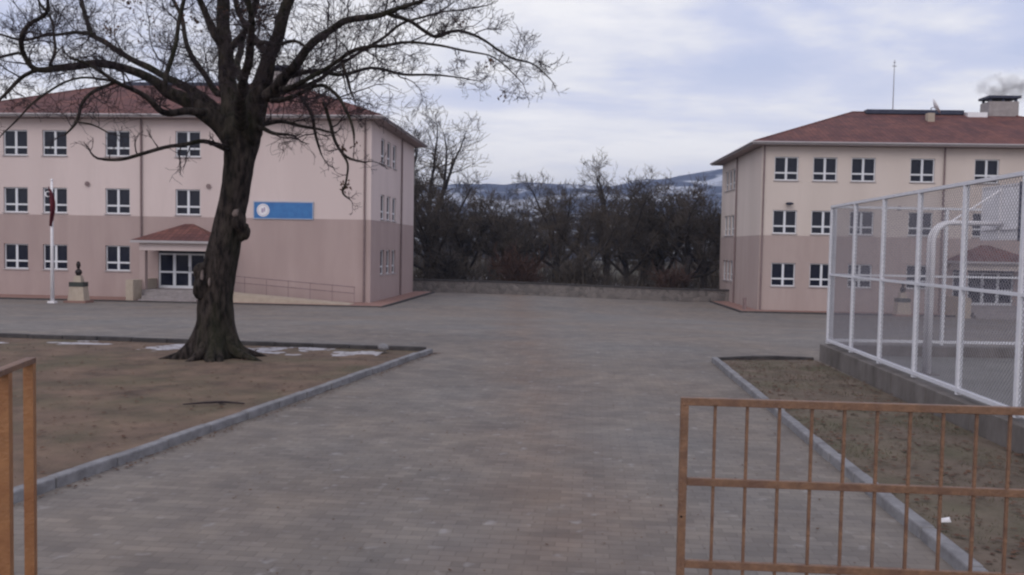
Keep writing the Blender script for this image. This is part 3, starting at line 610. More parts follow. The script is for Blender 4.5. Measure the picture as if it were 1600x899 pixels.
# ------------------------------------------------------------------ gates
# right leaf
gp = at(1070, 621, 4.3); ga = R(-4); GH = gp.z
gr = empty('metal_gate', (gp.x, gp.y, 0), ga); tag(gr, 'rusty orange barred metal gate leaf standing across the right foreground', 'gate')
SPC = .158; LN = SPC*17
m = MB(); m.box(-.019, .019, -.019, .019, GH-1.42, GH-.0381); m.build('stile', ORANGE, gr)
m = MB(); m.box(LN-.02, LN+.018, -.019, .019, GH-1.42, GH-.0381); m.build('stile', ORANGE, gr)
for z in (GH, GH-.405, GH-.825, GH-1.38):
    m = MB(); top_ = abs(z-GH) < .01
    m.box(-.019 if top_ else .0195, LN+.018 if top_ else LN-.0205, -.019 if top_ else -.015, .019 if top_ else .015, z-.038, z); m.build('rail', ORANGE, gr, bevel=.003)
first = None
for i in range(1, 17):
    if first is None: m = MB(); m.box(-.007, .007, -.007, .007, -1.375, -.039); first = m.build('bar', ORANGE, gr); c = first
    else: c = first.copy(); C.objects.link(c); c.parent = gr
    c.location = (SPC*i-.006, 0, GH)
m = MB(); m.lathe((-.004, -.0195, GH-.58-.02), [(.006, 0), (.006, .003)], 10, T=Matrix.Rotation(R(90), 4, 'X')); m.build('latch_hole', BRONZE, gr)
# left posts
lp = at(7, 574, 4.2); rp_ = at(46, 566, 4.55); 
gl = empty('gate_post', (lp.x, lp.y, 0)); tag(gl, 'bright orange pair of joined steel gate posts at the left edge', 'gate post')
q = rp_-lp; an = math.atan2(q.y, q.x); Ln = math.hypot(q.x, q.y)
T = Matrix.Rotation(an, 4, 'Z'); zt2 = lp.z
m = MB(); m.box(-.026, .026, -.026, .026, -.05, zt2-.031, T); m.build('post', ORANGE2, gl)
m = MB(); m.box(Ln-.024, Ln+.024, -.024, .024, -.05, zt2-.031, T); m.build('post', ORANGE2, gl)
m = MB(); m.box(-.6, Ln+.026, -.026, .026, zt2-.03, zt2, T); m.build('top_bar', ORANGE, gl, bevel=.003)
m = MB(); m.box(-.62, -.575, -.024, .024, -.05, zt2-.031, T); m.build('post', ORANGE2, gl)
m = MB(); m.lathe(tuple(T @ Vector((Ln*.42, -.01, zt2-.062))), [(.006, -.035), (.016, -.02), (.022, 0), (.012, .02), (.018, .031)], 7, sy=.6)
GRN = mat('green_plastic', (.02, .10, .03), .5, (.03, .14, .04), 20)
tag(m.build('plastic_tie', GRN), 'small green plastic tie knotted under the bar of the left gate posts', 'tie')

# ------------------------------------------------------------------ oak
rnd = random.Random(11)
TY = gat(340, 562).y; OAK = gat(340, 562)
def limb(pts, k=4):
    """pts: (px, py, width px, dY) -> (positions, radii)"""
    P = []
    for px, py, wpx, dy in pts:
        p = at(px, py, TY+dy); P.append((p.x, p.y, p.z, wpx/2*(TY+dy)/F))
    Q = smooth_path(P, k); return [Vector(q[:3]) for q in Q], [max(.004, q[3]) for q in Q]
oak = empty('oak_tree', (OAK.x, OAK.y, G(OAK.x, OAK.y))); tag(oak, 'big bare oak with a burred trunk in the left soil bed', 'tree')
OL = oak.location
trunk_pts = [(338, 590, 84, 0), (337, 560, 78, 0), (337, 535, 66, 0), (337, 500, 56, 0), (338, 460, 53, 0), (343, 420, 49, 0), (353, 370, 45, 0), (365, 310, 43, 0), (373, 260, 45, 0), (378, 215, 56, 0), (382, 190, 52, .05)]
limbs = {
 'A': [(372, 225, 34, 0), (362, 185, 33, .1), (356, 140, 28, .2), (354, 90, 24, .4), (349, 40, 21, .6), (346, -10, 18, .9), (335, -90, 12, 1.2), (330, -170, 7, 1.5), (320, -240, 3, 1.6)],
 'B': [(388, 215, 36, 0), (402, 170, 33, -.2), (414, 130, 29, -.3), (423, 85, 22, -.5), (436, 45, 19, -.7), (452, 0, 16, -.8), (470, -70, 11, -1.1), (480, -150, 6, -1.4), (500, -220, 3, -1.6)],
 'D': [(368, 225, 34, -.1), (345, 190, 30, -.2), (305, 166, 25, -.4), (265, 146, 20, -.6), (243, 128, 16, -.8), (200, 110, 14, -1.0), (150, 99, 13, -1.2), (100, 105, 11, -1.4), (56, 110, 9, -1.6), (38, 90, 8, -1.7), (34, 62, 7.5, -1.9), (50, 38, 7, -2), (70, 20, 5.5, -2.2), (70, -15, 4.5, -2.4), (60, -60, 3, -2.6)],
 'D1': [(58, 110, 6.5, -1.6), (32, 125, 6, -1.8), (5, 150, 5, -2), (-30, 180, 3, -2.2)],
 'D2': [(36, 84, 5, -1.7), (15, 88, 4.5, -1.6), (-15, 92, 4, -1.5), (-60, 80, 2.5, -1.3)],
 'D3': [(345, 178, 18, .3), (310, 146, 15, .6), (280, 131, 12, .9), (232, 106, 10, 1.3), (190, 84, 9, 1.6), (152, 60, 8, 1.9), (140, 35, 7, 2.1), (128, 5, 6, 2.3), (110, -40, 3, 2.5)],
 'D3b': [(148, 54, 6, 1.9), (110, 50, 5, 2.1), (75, 55, 4.5, 2.2), (30, 62, 4, 2.3), (-10, 52, 3, 2.4)],
 'D4': [(320, 176, 14, -.9), (290, 173, 12, -1.3), (262, 174, 11, -1.6), (238, 160, 9, -1.9), (205, 140, 7.5, -2.2), (175, 126, 6.5, -2.5), (145, 108, 5, -2.7), (110, 92, 3, -3)],
 'D5': [(180, 128, 5, -2.4), (150, 143, 5.5, -2.6), (130, 163, 5, -2.8), (118, 188, 5, -2.9), (103, 212, 2.5, -3)],
 'D5b': [(182, 128, 4, -2.3), (125, 124, 3.6, -2.4), (65, 150, 3.2, -2.5), (30, 185, 2.6, -2.6), (0, 215, 2, -2.7)],
 'D5c': [(117, 190, 3.5, -2.9), (140, 196, 3, -3), (166, 210, 2, -3.2)],
 'D6': [(258, 138, 9, -.7), (262, 110, 8, -.5), (272, 70, 7, -.3), (280, 30, 6, 0), (292, -20, 5, .2), (300, -80, 3, .4)],
 'D7': [(350, 150, 11, .4), (325, 128, 10, .8), (305, 95, 8.5, 1.1), (288, 55, 7, 1.4), (275, 10, 6, 1.7), (255, -50, 3, 2)],
 'D8': [(78, 104, 5, -1.4), (82, 70, 4.6, -1.2), (80, 35, 4, -.9), (60, 0, 3.5, -.6), (50, -50, 2.2, -.3)],
 'E': [(356, 233, 12, -.3), (338, 226, 8, -.5), (315, 222, 7, -.8), (275, 227, 6.2, -1.3), (230, 238, 6, -1.7), (190, 247, 5.5, -2), (158, 245, 5, -2.2)],
 'A1': [(349, 75, 15, .4), (332, 40, 12, .2), (312, 0, 10, 0), (290, -50, 6, -.3), (270, -110, 3, -.5)],
 'A2': [(358, 78, 12, .4), (378, 58, 10, .1), (392, 30, 8, -.2), (400, -10, 7, -.4), (410, -70, 4, -.7)],
 'B1': [(418, 85, 14, -.4), (398, 60, 11, -.1), (383, 38, 9, .2), (370, 0, 8, .5), (372, -60, 5, .8)],
 'C': [(418, 152, 22, -.5), (440, 122, 17, -.8), (462, 102, 15, -1.0), (478, 78, 13, -1.2), (500, 58, 12, -1.4), (530, 38, 11, -1.6), (560, 28, 10, -1.8), (600, 18, 8.5, -2), (640, 8, 6.5, -2.2), (664, -2, 4.5, -2.3), (700, -30, 2.5, -2.4)],
 'C1': [(604, 20, 7, -2), (635, 35, 6, -1.8), (660, 50, 6, -1.6), (682, 57, 5.5, -1.5), (715, 46, 5, -1.3), (755, 62, 4, -1.2), (795, 88, 3.4, -1.1), (830, 98, 2.6, -1), (862, 122, 1.8, -1)],
 'C2': [(455, 118, 9, -.7), (490, 112, 7.5, -.4), (535, 118, 6, 0), (580, 108, 5, .3), (630, 116, 4.5, .6), (690, 115, 3, .9), (735, 124, 2, 1.0)],
 'C3': [(440, 140, 11, -.9), (465, 132, 8, -1.4), (500, 112, 7, -1.8), (545, 84, 6.5, -2.2), (600, 72, 5.5, -2.5), (650, 68, 4.5, -2.8), (710, 78, 3.5, -3.1), (770, 92, 2.4, -3.3), (815, 130, 1.6, -3.4)],
 'C4': [(430, 150, 12, -.3), (455, 142, 8, .1), (490, 128, 7, .5), (540, 96, 6, .9), (590, 62, 5, 1.3), (640, 35, 4, 1.6), (690, 22, 3, 1.9), (760, 8, 2, 2.1)],
 'C5': [(424, 158, 9, -.9), (460, 150, 7, -1.2), (500, 133, 6, -1.6), (528, 148, 5.5, -1.9), (540, 175, 5, -2.1), (550, 205, 4, -2.2), (552, 222, 2, -2.2)],
 'C6': [(470, 150, 6, .2), (486, 175, 6, .3), (492, 210, 5, .4), (502, 242, 2.5, .5)],
 'C7': [(505, 160, 5.5, -.9), (518, 195, 5.5, -1.0), (525, 225, 5.2, -1.1), (545, 246, 4.6, -1.2), (572, 252, 2.5, -1.3)],
 'C8': [(532, 236, 4.5, -1.1), (546, 255, 4, -1.1), (540, 282, 3, -1.2), (533, 300, 3.5, -1.2), (545, 312, 1.8, -1.2)],
 'C9': [(535, 100, 6, -1.6), (545, 122, 5, -1.7), (552, 150, 3, -1.8)],
 'F1': [(405, 200, 8, -.6), (425, 208, 6, -.9), (450, 213, 4, -1.2)],
 'F2': [(402, 196, 9, .3), (440, 190, 6, .6), (480, 198, 5, .8), (520, 208, 3, 1)],
 'C10': [(398, 68, 7, -1.2), (430, 70, 6, -1.6), (460, 66, 5.5, -1.9), (482, 76, 4, -2.2)],
 'G1': [(378, 195, 22, -.6), (376, 150, 17, -1.6), (385, 100, 13, -2.6), (392, 40, 10, -3.4), (380, -40, 8, -4), (370, -120, 4, -4.4)],
 'G2': [(378, 190, 22, .7), (384, 150, 17, 1.7), (372, 112, 12, 2.8), (380, 60, 9, 3.8), (400, 10, 7, 4.4), (410, -50, 4, 5)],
}
TK = MB(); segs = []
def bumpy(P, r, n=14, amp=.12, fr=2.2, z0=None):
    k0 = len(TK.v); TK.tube(P, r, n, cap=True)
    for i in range(len(P)):
        for j in range(n):
            v = Vector(TK.v[k0+i*n+j]); d = v-P[i]; f = 1+amp*noise.noise(v*fr)+amp*.6*noise.noise(v*fr*2.7)
            v = P[i]+d*f - OL; TK.v[k0+i*n+j] = tuple(v)
P, r = limb(trunk_pts, 5)
# root flare: lobes
k0 = len(TK.v); n = 72; TK.tube(P, r, n)
base = P[0]
for i in range(len(P)):
    hgt = P[i].z - G(base.x, base.y)
    for j in range(n):
        v = Vector(TK.v[k0+i*n+j]); d = v-P[i]; a = math.atan2(d.y, d.x)
        fl2 = max(0, 1-hgt/.9)**2.2*(-.05+.85*max(0, math.cos(5*a+.6))**1.5)
        f = 1 + fl2 + .05*math.cos(5*a+.6)*max(0, 1-hgt/3) + 0.018*math.sin(23*a+2*noise.noise(Vector((a, hgt, 0)))) + .09*noise.noise(Vector((math.cos(a)*1.8, math.sin(a)*1.8, hgt*1.1))) + .06*noise.noise(v*3.5)
        v = P[i]+d*f - OL; TK.v[k0+i*n+j] = tuple(v)
# surface roots
for a, ln, rr in ((R(200), .75, .13), (R(245), .5, .12), (R(335), .8, .12), (R(20), .6, .1), (R(160), .6, .12), (R(100), .5, .12), (R(290), .45, .11)):
    d = Vector((math.cos(a), math.sin(a), 0)); q = [d*.25+Vector((0, 0, .45)), d*.45+Vector((0, 0, .20)), d*(.45+ln*.5)+Vector((.03, 0, .08)), d*(.45+ln)+Vector((0, 0, -.02))]
    Q = smooth_path([tuple(x) for x in q], 3); TK.tube([Vector(x) for x in Q], [rr*1.3*(1-.75*i/(len(Q)-1)) for i in range(len(Q))], 8)
for nm, pts in limbs.items():
    P, r = limb(pts, 5)
    # crookedness
    for i in range(2, len(P)):
        P[i] = P[i] + Vector((noise.noise(P[i]*1.4), noise.noise(P[i]*1.4+Vector((9, 0, 0))), noise.noise(P[i]*1.4+Vector((0, 7, 0)))))*.07
    bumpy(P, r, 10 if r[0] > .1 else 7, .10); segs.append((P, r))
# burrs
def blob(px, py, dy, rr, seed, sq=1.0):
    c = at(px, py, TY+dy) - OL; bm = bmesh.new(); bmesh.ops.create_icosphere(bm, subdivisions=3, radius=rr); k = len(TK.v)
    for v in bm.verts: d = v.co*(1+.35*noise.noise(v.co*5+Vector((seed, 0, 0)))+.16*noise.noise(v.co*17+Vector((seed, 0, 0)))); TK.v.append((c.x+d.x, c.y+d.y, c.z+d.z*sq))
    for f in bm.faces: TK.f.append(tuple(k+v.index for v in f.verts))
    bm.free()
blob(322, 442, -.12, .27, 1, 1.35); blob(316, 424, -.2, .16, 4, 1.2); blob(314, 452, -.1, .14, 9, 1.3); blob(373, 345, -.26, .15, 2, 1.5); blob(380, 362, -.1, .13, 3, 1.4); blob(333, 462, -.12, .22, 6, 1.9); blob(386, 200, -.1, .30, 7, 1.3); blob(366, 205, -.15, .27, 8, 1.3)
TK.build('trunk', BARK, oak, smooth=True)
# pale torn wood on the burrs
for px, py, rr, sx, sy, sd9 in ((316, 432, .055, .5, 2.4, 3), (327, 440, .05, .5, 2.0, 8), (368, 333, .06, 1.1, 1.2, 5)):
    c = at(px, py, TY-.36) - OL; bm = bmesh.new(); bmesh.ops.create_icosphere(bm, subdivisions=3, radius=rr)
    for v in bm.verts: v.co *= 1+.5*noise.noise(v.co*14+Vector((sd9, 0, 0))); v.co.x *= sx; v.co.z *= sy
    me = bpy.data.meshes.new('knot_scar'); bm.to_mesh(me); bm.free(); me.materials.append(CUT); o = bpy.data.objects.new('knot_scar', me); C.objects.link(o); o.parent = oak; o.location = c
# twigs
TW = MB(); LFS = MB(); cnt = [0]
def rv(): return Vector((rnd.gauss(0, 1), rnd.gauss(0, 1), rnd.gauss(0, 1))).normalized()
def leafy(p, n, s, spread):
    for _ in range(n):
        c = p + rv()*rnd.random()*spread; a = rv()*s; b_ = a.cross(rv()).normalized()*s*.5; k = len(LFS.v)
        LFS.v += [tuple(c-a), tuple(c+b_), tuple(c+a), tuple(c-b_)]; LFS.f.append((k, k+1, k+2, k+3))
def grow(p, d, ln, r_, lev, out=TW, rmin=.0038, dens=1.0):
    crk = .42 if out is TW else .24
    ns_ = 5 if lev < 3 else 3; pts = [p]; rr = [r_]; q = p.copy(); dd = d.copy()
    for i in range(ns_):
        dd = (dd + rv()*crk + Vector((0, 0, .05))).normalized(); q = q + dd*(ln/ns_); pts.append(q); rr.append(max(rmin, r_*(1-.7*(i+1)/ns_)))
    out.tube(pts, rr, 4 if lev == 1 else 3, cap=False); cnt[0] += 1
    if lev < 4:
        nch = {1: 6, 2: 4, 3: 2.4}[lev]
        for k in range(int(nch*dens+rnd.random())):
            t = rnd.uniform(.2, 1.0)*ns_; i = min(ns_-1, int(t)); c = pts[i].lerp(pts[i+1], t-i)
            tan = (pts[i+1]-pts[i]).normalized(); s = rv(); s = (s-tan*s.dot(tan)).normalized()
            nd = (tan*.75+s*.8+Vector((0, 0, .12))).normalized(); grow(c, nd, ln*rnd.uniform(.42, .7), max(rmin, rr[i]*.6), lev+1, out, rmin, dens)
    return pts
for (P, r) in segs:
    Ln = sum((P[i+1]-P[i]).length for i in range(len(P)-1)); acc = 0; nxt = .35 if r[0] > .06 else .1
    thick = r[0]
    for i in range(len(P)-1):
        sl_ = (P[i+1]-P[i]).length; acc += sl_
        while acc > nxt:
            nxt += rnd.uniform(.24, .52)*(1 if r[i] < .10 else 1.7)
            if r[i] > .17: continue
            tan = (P[i+1]-P[i]).normalized(); s = rv(); s = (s-tan*s.dot(tan)).normalized()
            d = (tan*.6+s*.9+Vector((0, 0, .25))).normalized()
            if abs(P[i].y-TY) > 0 and P[i].z < 5.2: d = (d+Vector((0, 0, .15))).normalized()
            lnn = rnd.uniform(.5, 1.35)*(1 if P[i].z > 5.0 else .55)*(1 if r[i] > .03 else .65)
            grow(P[i]-OL, d, lnn, min(r[i]*.5, .017), 1 if P[i].z > 4.6 else 2)
    grow(P[-1]-OL, (P[-1]-P[-3]).normalized(), rnd.uniform(.25, .5), r[-1], 2)
TW.build('twigs', BARKD, oak)
for px, py, n_, sp2 in ((172, 50, 30, .22), (408, 18, 90, .55), (350, 18, 50, .4), (300, 30, 30, .5), (541, 292, 30, .16), (536, 232, 12, .12), (785, 150, 12, .12), (430, 30, 50, .4), (230, 55, 22, .6), (765, 95, 14, .2), (555, 225, 10, .12), (720, 40, 12, .3), (200, 5, 30, .35)):
    leafy(at(px, py, TY+rnd.uniform(-1, .6))-OL, n_, .045, sp2)
LFS.build('dead_leaves', LEAF, oak)

# ------------------------------------------------------------------ far trees
def make_far_tree(seed, Ht, spread, dens, rmin=.02):
    global rnd
    rnd = random.Random(seed); tk = MB(); cr = MB()
    pts = [Vector((0, 0, -.3))]; th = Ht*rnd.uniform(.26, .36); d = Vector((rnd.uniform(-.12, .12), 0, 1))
    for i in range(4): pts.append(pts[-1]+d*th/4+Vector((rnd.uniform(-.1, .1), rnd.uniform(-.1, .1), 0)))
    tr = Ht*.026; tk.tube(pts, [tr*1.5, tr*1.1, tr, tr*.95, tr*.9], 8)
    nl = 8
    for i in range(nl):
        a = 2*math.pi*i/nl+rnd.uniform(-.3, .3); el = rnd.uniform(.15, 1.3); st = pts[rnd.choice((2, 3, 4, 4))]
        d = Vector((math.cos(a)*math.cos(el)*spread, math.sin(a)*math.cos(el)*spread, math.sin(el))).normalized()
        ln = (Ht-th)*rnd.uniform(.75, .98)*(.62+.38*math.sin(el)); q = st.copy(); P = [q]; rr = [tr*.6]
        for k in range(7):
            d = (d+rv()*.22+Vector((0, 0, .10))).normalized(); q = q+d*ln/7; P.append(q); rr.append(tr*.6*(1-.82*(k+1)/7))
        tk.tube(P, rr, 5, cap=False)
        for k in range(2, 8):
            for _ in range(int(2*dens+rnd.random())):
                s = rv(); grow(P[k], (d*.5+s*.9+Vector((0, 0, .2))).normalized(), Ht*rnd.uniform(.08, .17), max(rmin, rr[k]*.5), 2, cr, rmin, dens)
    return tk, cr
protos = []
def far_tree(kind, px, Y, Ht, rz, label, group=None, cat='tree'):
    key = kind; z = G(at(px, 400, Y).x, Y)-.1; p = at(px, 440, Y)
    root = empty('bare_tree', (p.x, Y, z), rz); tag(root, label, cat, group)
    t, c, h0 = protos[kind]; s = Ht/h0
    for src in (t, c):
        o_ = src.copy() if src.parent else src
        if o_ is not src: C.objects.link(o_)
        o_.parent = root; o_.scale = (s, s, s)
    return root
for i, (sd2, h, spd, dn, rm) in enumerate(((21, 13, 1.0, 1.3, .013), (22, 12, 1.3, 1.35, .014), (23, 11, 1.2, 1.6, .015), (24, 13, .8, 1.3, .013), (25, 10, 1.1, 1.7, .015))):
    tk, cr = make_far_tree(sd2, h, spd, dn, rm); protos.append((tk.build('trunk', BARKB, None, smooth=True), cr.build('crown', TWIGB, None), h))
GRP = 'bare trees beyond the stone wall'
for kind, px, Y, Ht, rz, lab in (
    (3, 672, 78, 16.8, 1.0, 'tallest bare tree beyond the wall, rising beside the right corner of the left block'),
    (3, 630, 92, 18.0, 2.1, 'bare tree whose top shows above the right eave of the left block'),
    (2, 662, 70, 9.2, 1.2, 'low dense bare tree hugging the far corner of the left block'),
    (4, 722, 74, 9.5, .4, 'dark dense bare tree just right of the tallest one'),
    (1, 765, 84, 10.4, 2.9, 'broad bare tree between the tallest tree and the middle of the gap'),
    (0, 818, 73, 11.4, 4.0, 'forked bare tree with a short trunk near the middle of the gap'),
    (2, 868, 82, 11.6, 1.9, 'dense bare tree just right of the middle of the gap'),
    (1, 908, 70, 9.4, .9, 'thick trunked dark tree in front of the open crowned one'),
    (3, 945, 86, 13.8, 5.1, 'open crowned bare tree standing out against the sky above the hills'),
    (2, 985, 72, 10.0, 3.3, 'dark tree with twin stems right of the open crowned one'),
    (4, 1028, 76, 11.4, .2, 'dense bare tree left of the rubbish container'),
    (1, 1068, 71, 10.4, 2.4, 'rounded bare tree behind the rubbish container'),
    (0, 1100, 83, 12.6, 1.4, 'bare tree next to the left eave of the right block'),
    (4, 1145, 76, 10.0, 4.4, 'bare tree mostly hidden behind the left corner of the right block'),
    (4, 790, 71, 6.6, 5.4, 'small dense tree low by the wall left of the middle'),
    (4, 1000, 78, 9.6, 5.6, 'bushy bare tree filling the space between the twin stemmed one and the container')):
    far_tree(kind, px, Y, Ht, rz, lab, GRP)
# russet shrubs behind the wall
def shrub(px, Y, h, w_, label, seed, m_=RUST):
    global rnd
    rnd = random.Random(seed); c = MB(); 
    for _ in range(34):
        a = rnd.uniform(0, 6.28); d = Vector((math.cos(a)*w_/h*.7, math.sin(a)*w_/h*.7, rnd.uniform(.5, 1.1))).normalized(); grow(Vector((math.cos(a)*.15, math.sin(a)*.15, 0)), d, h*rnd.uniform(.6, .95), .03, 2, c, .022, 1.3)
    p = at(px, 445, Y); o_ = c.build('shrub', m_, None, loc=(p.x, Y, G(p.x, Y)-.08)); tag(o_, label, 'shrub', 'brown shrubs behind the stone wall'); return o_
shrub(812, 66, 2.7, 1.6, 'russet shrub behind the wall near the middle of the gap', 31); shrub(1046, 67, 2.2, 1.4, 'russet shrub behind the wall toward the right', 32)
shrub(700, 68, 2.8, 1.6, 'dark shrub behind the wall near the left block', 33, TWIGB); shrub(900, 67, 2.2, 1.3, 'dark low shrub behind the wall under the thick trunked tree', 34, TWIGB)
# woodland mass behind
rnd = random.Random(77); WB = MB()
for _ in range(150):
    Y = rnd.uniform(96, 190); x = rnd.uniform(-.40, .50)*Y; h = rnd.uniform(7.2, 9.8)*(1+.10*math.sin(x*.12)) + (Y-96)*.02; z = G(x, Y)-.1
    WB.tube([(x, Y, z), (x+rnd.uniform(-.5, .5), Y, z+h*.5)], [.28, .16], 4, cap=False)
    for _ in range(120):
        a = rv(); rad = h*.34; t_ = rnd.random()**.4; cx_ = Vector((x+a.x*rad*t_*1.1, Y+a.y*rad*t_*1.1, z+h*.55+a.z*h*.45*t_)); d = (a+Vector((0, 0, .5))).normalized()*rnd.uniform(.5, 1.3); s_ = d.cross(rv()).normalized()*.05
        k = len(WB.v); WB.v += [tuple(cx_-s_), tuple(cx_+s_), tuple(cx_+d)]; WB.f.append((k, k+1, k+2))
    for _ in range(26):
        c_ = Vector((x+rnd.uniform(-3, 3), Y+rnd.uniform(-2, 2), z)); d = (rv()+Vector((0, 0, 1.6))).normalized()*rnd.uniform(1, 3); s_ = d.cross(rv()).normalized()*.09
        k = len(WB.v); WB.v += [tuple(c_-s_), tuple(c_+s_), tuple(c_+d)]; WB.f.append((k, k+1, k+2))
for _ in range(9000):
    Y = rnd.uniform(64, 92); x = rnd.uniform(-.22, .34)*Y; z = G(x, Y)-.1; kk = 1.0+.9*noise.noise((x*.25, Y*.2, 3)); 
    if kk < .75: continue
    d = (rv()*.6+Vector((0, 0, 1.0))).normalized()*rnd.uniform(.5, 2.2)*kk; s_ = d.cross(rv()).normalized()*.028; c_ = Vector((x, Y, z+rnd.random()*.6))
    k = len(WB.v); WB.v += [tuple(c_-s_), tuple(c_+s_), tuple(c_+d)]; WB.f.append((k, k+1, k+2))
tag(WB.build('woodland', TWIGB), 'dark bare woodland and brush filling the ground beyond the stone wall', 'woodland', kind='stuff')
# snow strips on the field and beds
def snow(cx_, cy_, w_, d_, seed, rot=0, off=.10, name='snow_patch'):
    m = MB(); n_ = 26; rings = 4; m.v.append((cx_, cy_, G(cx_, cy_)+off))
    for k in range(1, rings+1):
        for i in range(n_):
            a = 2*math.pi*i/n_; f = k/rings*(1+.45*noise.noise((math.cos(a)*1.6+seed, math.sin(a)*1.6, 0))+.25*noise.noise((math.cos(a)*5+seed, math.sin(a)*5, 1)))
            x = math.cos(a)*w_*f; y = math.sin(a)*d_*f; X_ = cx_+x*math.cos(rot)-y*math.sin(rot); Y_ = cy_+x*math.sin(rot)+y*math.cos(rot)
            m.v.append((X_, Y_, G(X_, Y_)+off-(.05 if k == rings else .03*(k/rings)**2)))
    for i in range(n_): m.f.append((0, 1+i, 1+(i+1) % n_))
    for k in range(rings-1):
        for i in range(n_): a0 = 1+k*n_+i; a1 = 1+k*n_+(i+1) % n_; m.f.append((a0, a0+n_, a1+n_, a1))
    return m
SN = MB()
def addto(D, m): k = len(D.v); D.v += m.v; D.f += [tuple(k+i for i in f) for f in m.f]
bd_ = (L_far-LA).normalized(); bn = Vector((-bd_.y, bd_.x, 0)); bn = bn if bn.y < 0 else -bn
nu, nv = 260, 26
for j in range(nv+1):
    for i in range(nu+1):
        u = .9+i/nu*13.5; v = .12+j/nv*1.75; p = LA+bd_*u+bn*v
        k_ = noise.noise((u*.55, v*1.3, 4.0))+.55*noise.noise((u*2.1, v*3.5, 7.0))+.3*noise.noise((u*7, v*9, 1.0)); e = 1-abs(v-.75)/.75
        SN.v.append((p.x, p.y, G(p.x, p.y)+.045+.03*(k_-.34+.55*e-.35*max(0, 1-u/1.6)-.42*sstep(5.5, 8, u))))
for j in range(nv):
    for i in range(nu): k = j*(nu+1)+i; SN.f.append((k, k+1, k+nu+2, k+nu+1))
tag(SN.build('snow_patches', SNOW, smooth=True), 'thin patches of old snow along the back kerb of the left bed', 'snow', kind='stuff')
SN = MB()
for px, Y, w_, d_ in ((720, 92, 3.5, 3), (790, 96, 4, 4), (845, 90, 3.2, 3), (965, 92, 3.5, 3), (1000, 88, 2.5, 2.5), (1040, 94, 3.2, 3), (680, 98, 4, 3), (900, 100, 3, 3)):
    p = at(px, 440, Y); addto(SN, snow(p.x, Y, w_, d_, px*.13, 0, .05))
tag(SN.build('snow_patches', SNOW, smooth=True), 'pale snow lying on the field beyond the stone wall', 'snow', kind='stuff')

# ------------------------------------------------------------------ hills
def hill_mat(name, c1, c2, snow_amt, sc):
    m = bpy.data.materials.new(name); m.use_nodes = True; t = m.node_tree; n = t.nodes; l = t.links; b = n['Principled BSDF']; g = n.new('ShaderNodeNewGeometry')
    def no(s, d):
        q = n.new('ShaderNodeTexNoise'); q.inputs['Scale'].default_value = s; q.inputs['Detail'].default_value = d; q.inputs['Roughness'].default_value = .65; l.new(g.outputs['Position'], q.inputs['Vector']); return q.outputs[0]
    r = n.new('ShaderNodeValToRGB'); e = r.color_ramp.elements; e[0].position = .4; e[1].position = .6; e[0].color = (*c1, 1); e[1].color = (*c2, 1); l.new(no(sc*3, 8), r.inputs[0])
    r2 = n.new('ShaderNodeValToRGB'); e = r2.color_ramp.elements; e[0].position = .62-snow_amt; e[1].position = .70-snow_amt; e[0].color = (0, 0, 0, 1); e[1].color = (.8, .8, .8, 1); l.new(no(sc, 9), r2.inputs[0])
    x = n.new('ShaderNodeMixRGB'); l.new(r2.outputs[0], x.inputs[0]); l.new(r.outputs[0], x.inputs[1]); x.inputs[2].default_value = (.62, .64, .70, 1); l.new(x.outputs[0], b.inputs['Base Color']); b.inputs['Roughness'].default_value = 1; b.inputs['Specular IOR Level'].default_value = 0; return m
def ridge(x):   # crest height in pixels above the horizon for far hill at 2200 m
    px = 800+x/2200*F
    tab = [(-900, 60), (200, 85), (600, 88), (650, 90), (720, 91), (770, 95), (830, 101), (880, 101), (930, 97), (1000, 108), (1060, 112), (1120, 122), (1200, 126), (1500, 110), (2500, 80)]
    for (a, ya), (b_, yb) in zip(tab[:-1], tab[1:]):
        if a <= px <= b_: return ya+(yb-ya)*sstep(0, 1, (px-a)/(b_-a))
    return 60
def farh(x, y):
    h = ridge(x)*2200/F+EYE; t_ = sstep(1100, 2200, y) if y < 2200 else 1-.8*sstep(2200, 3200, y)
    return -3 + (h+3)*t_*(1+.10*noise.noise((x*.004, y*.004, 0))*(1-abs(y-2200)/1100)) + 8*noise.noise((x*.012, y*.012, 3))*t_
sheet(lin(-2600, 2600, 200), lin(1100, 3200, 56), farh, 'snowy_hill', hill_mat('snowy_hill_cover', (.018, .024, .042), (.05, .06, .09), .115, .007))
def midh(x, y):
    t_ = sstep(240, 520, y) if y < 520 else 1-.6*sstep(520, 800, y)
    return -3 + t_*(21+4*math.sin(x*.011+1)+7*noise.noise((x*.012, y*.006, 4))) + (2.0*noise.noise((x*.10, y*.10, 1))+1.6*noise.noise((x*.35, y*.2, 2)))*t_
sheet(lin(-420, 520, 260), lin(240, 800, 50), midh, 'wooded_hill', hill_mat('wooded_hill_cover', (.018, .022, .034), (.045, .048, .062), .08, .035))

# ------------------------------------------------------------------ litter
rnd = random.Random(5); LT = MB(); 
def litter(n_, fn, s0, s1, D):
    for _ in range(n_):
        x, y, z = fn(); s = rnd.uniform(s0, s1); a = rnd.uniform(0, 6.28); k = len(D.v)
        for j in range(5):
            q = a+j*1.2566; rr = s*rnd.uniform(.6, 1.1)*(1.6 if j == 0 else 1); D.v.append((x+math.cos(q)*rr, y+math.sin(q)*rr, z+rnd.uniform(0, s*.5)))
        D.f.append(tuple(range(k, k+5)))
A4 = (L_near+Vector((-14, 1, 0)), L_near, LA, L_far)
def pl():
    u, v = rnd.random(), rnd.random()**.7; p = (A4[0]*(1-u)+A4[1]*u)*(1-v)+(A4[3]*(1-u)+A4[2]*u)*v; return p.x, p.y, G(p.x, p.y)+.062+.02*noise.noise((p.x*.8, p.y*.8, 2.0))
litter(7000, pl, .012, .035, LT)
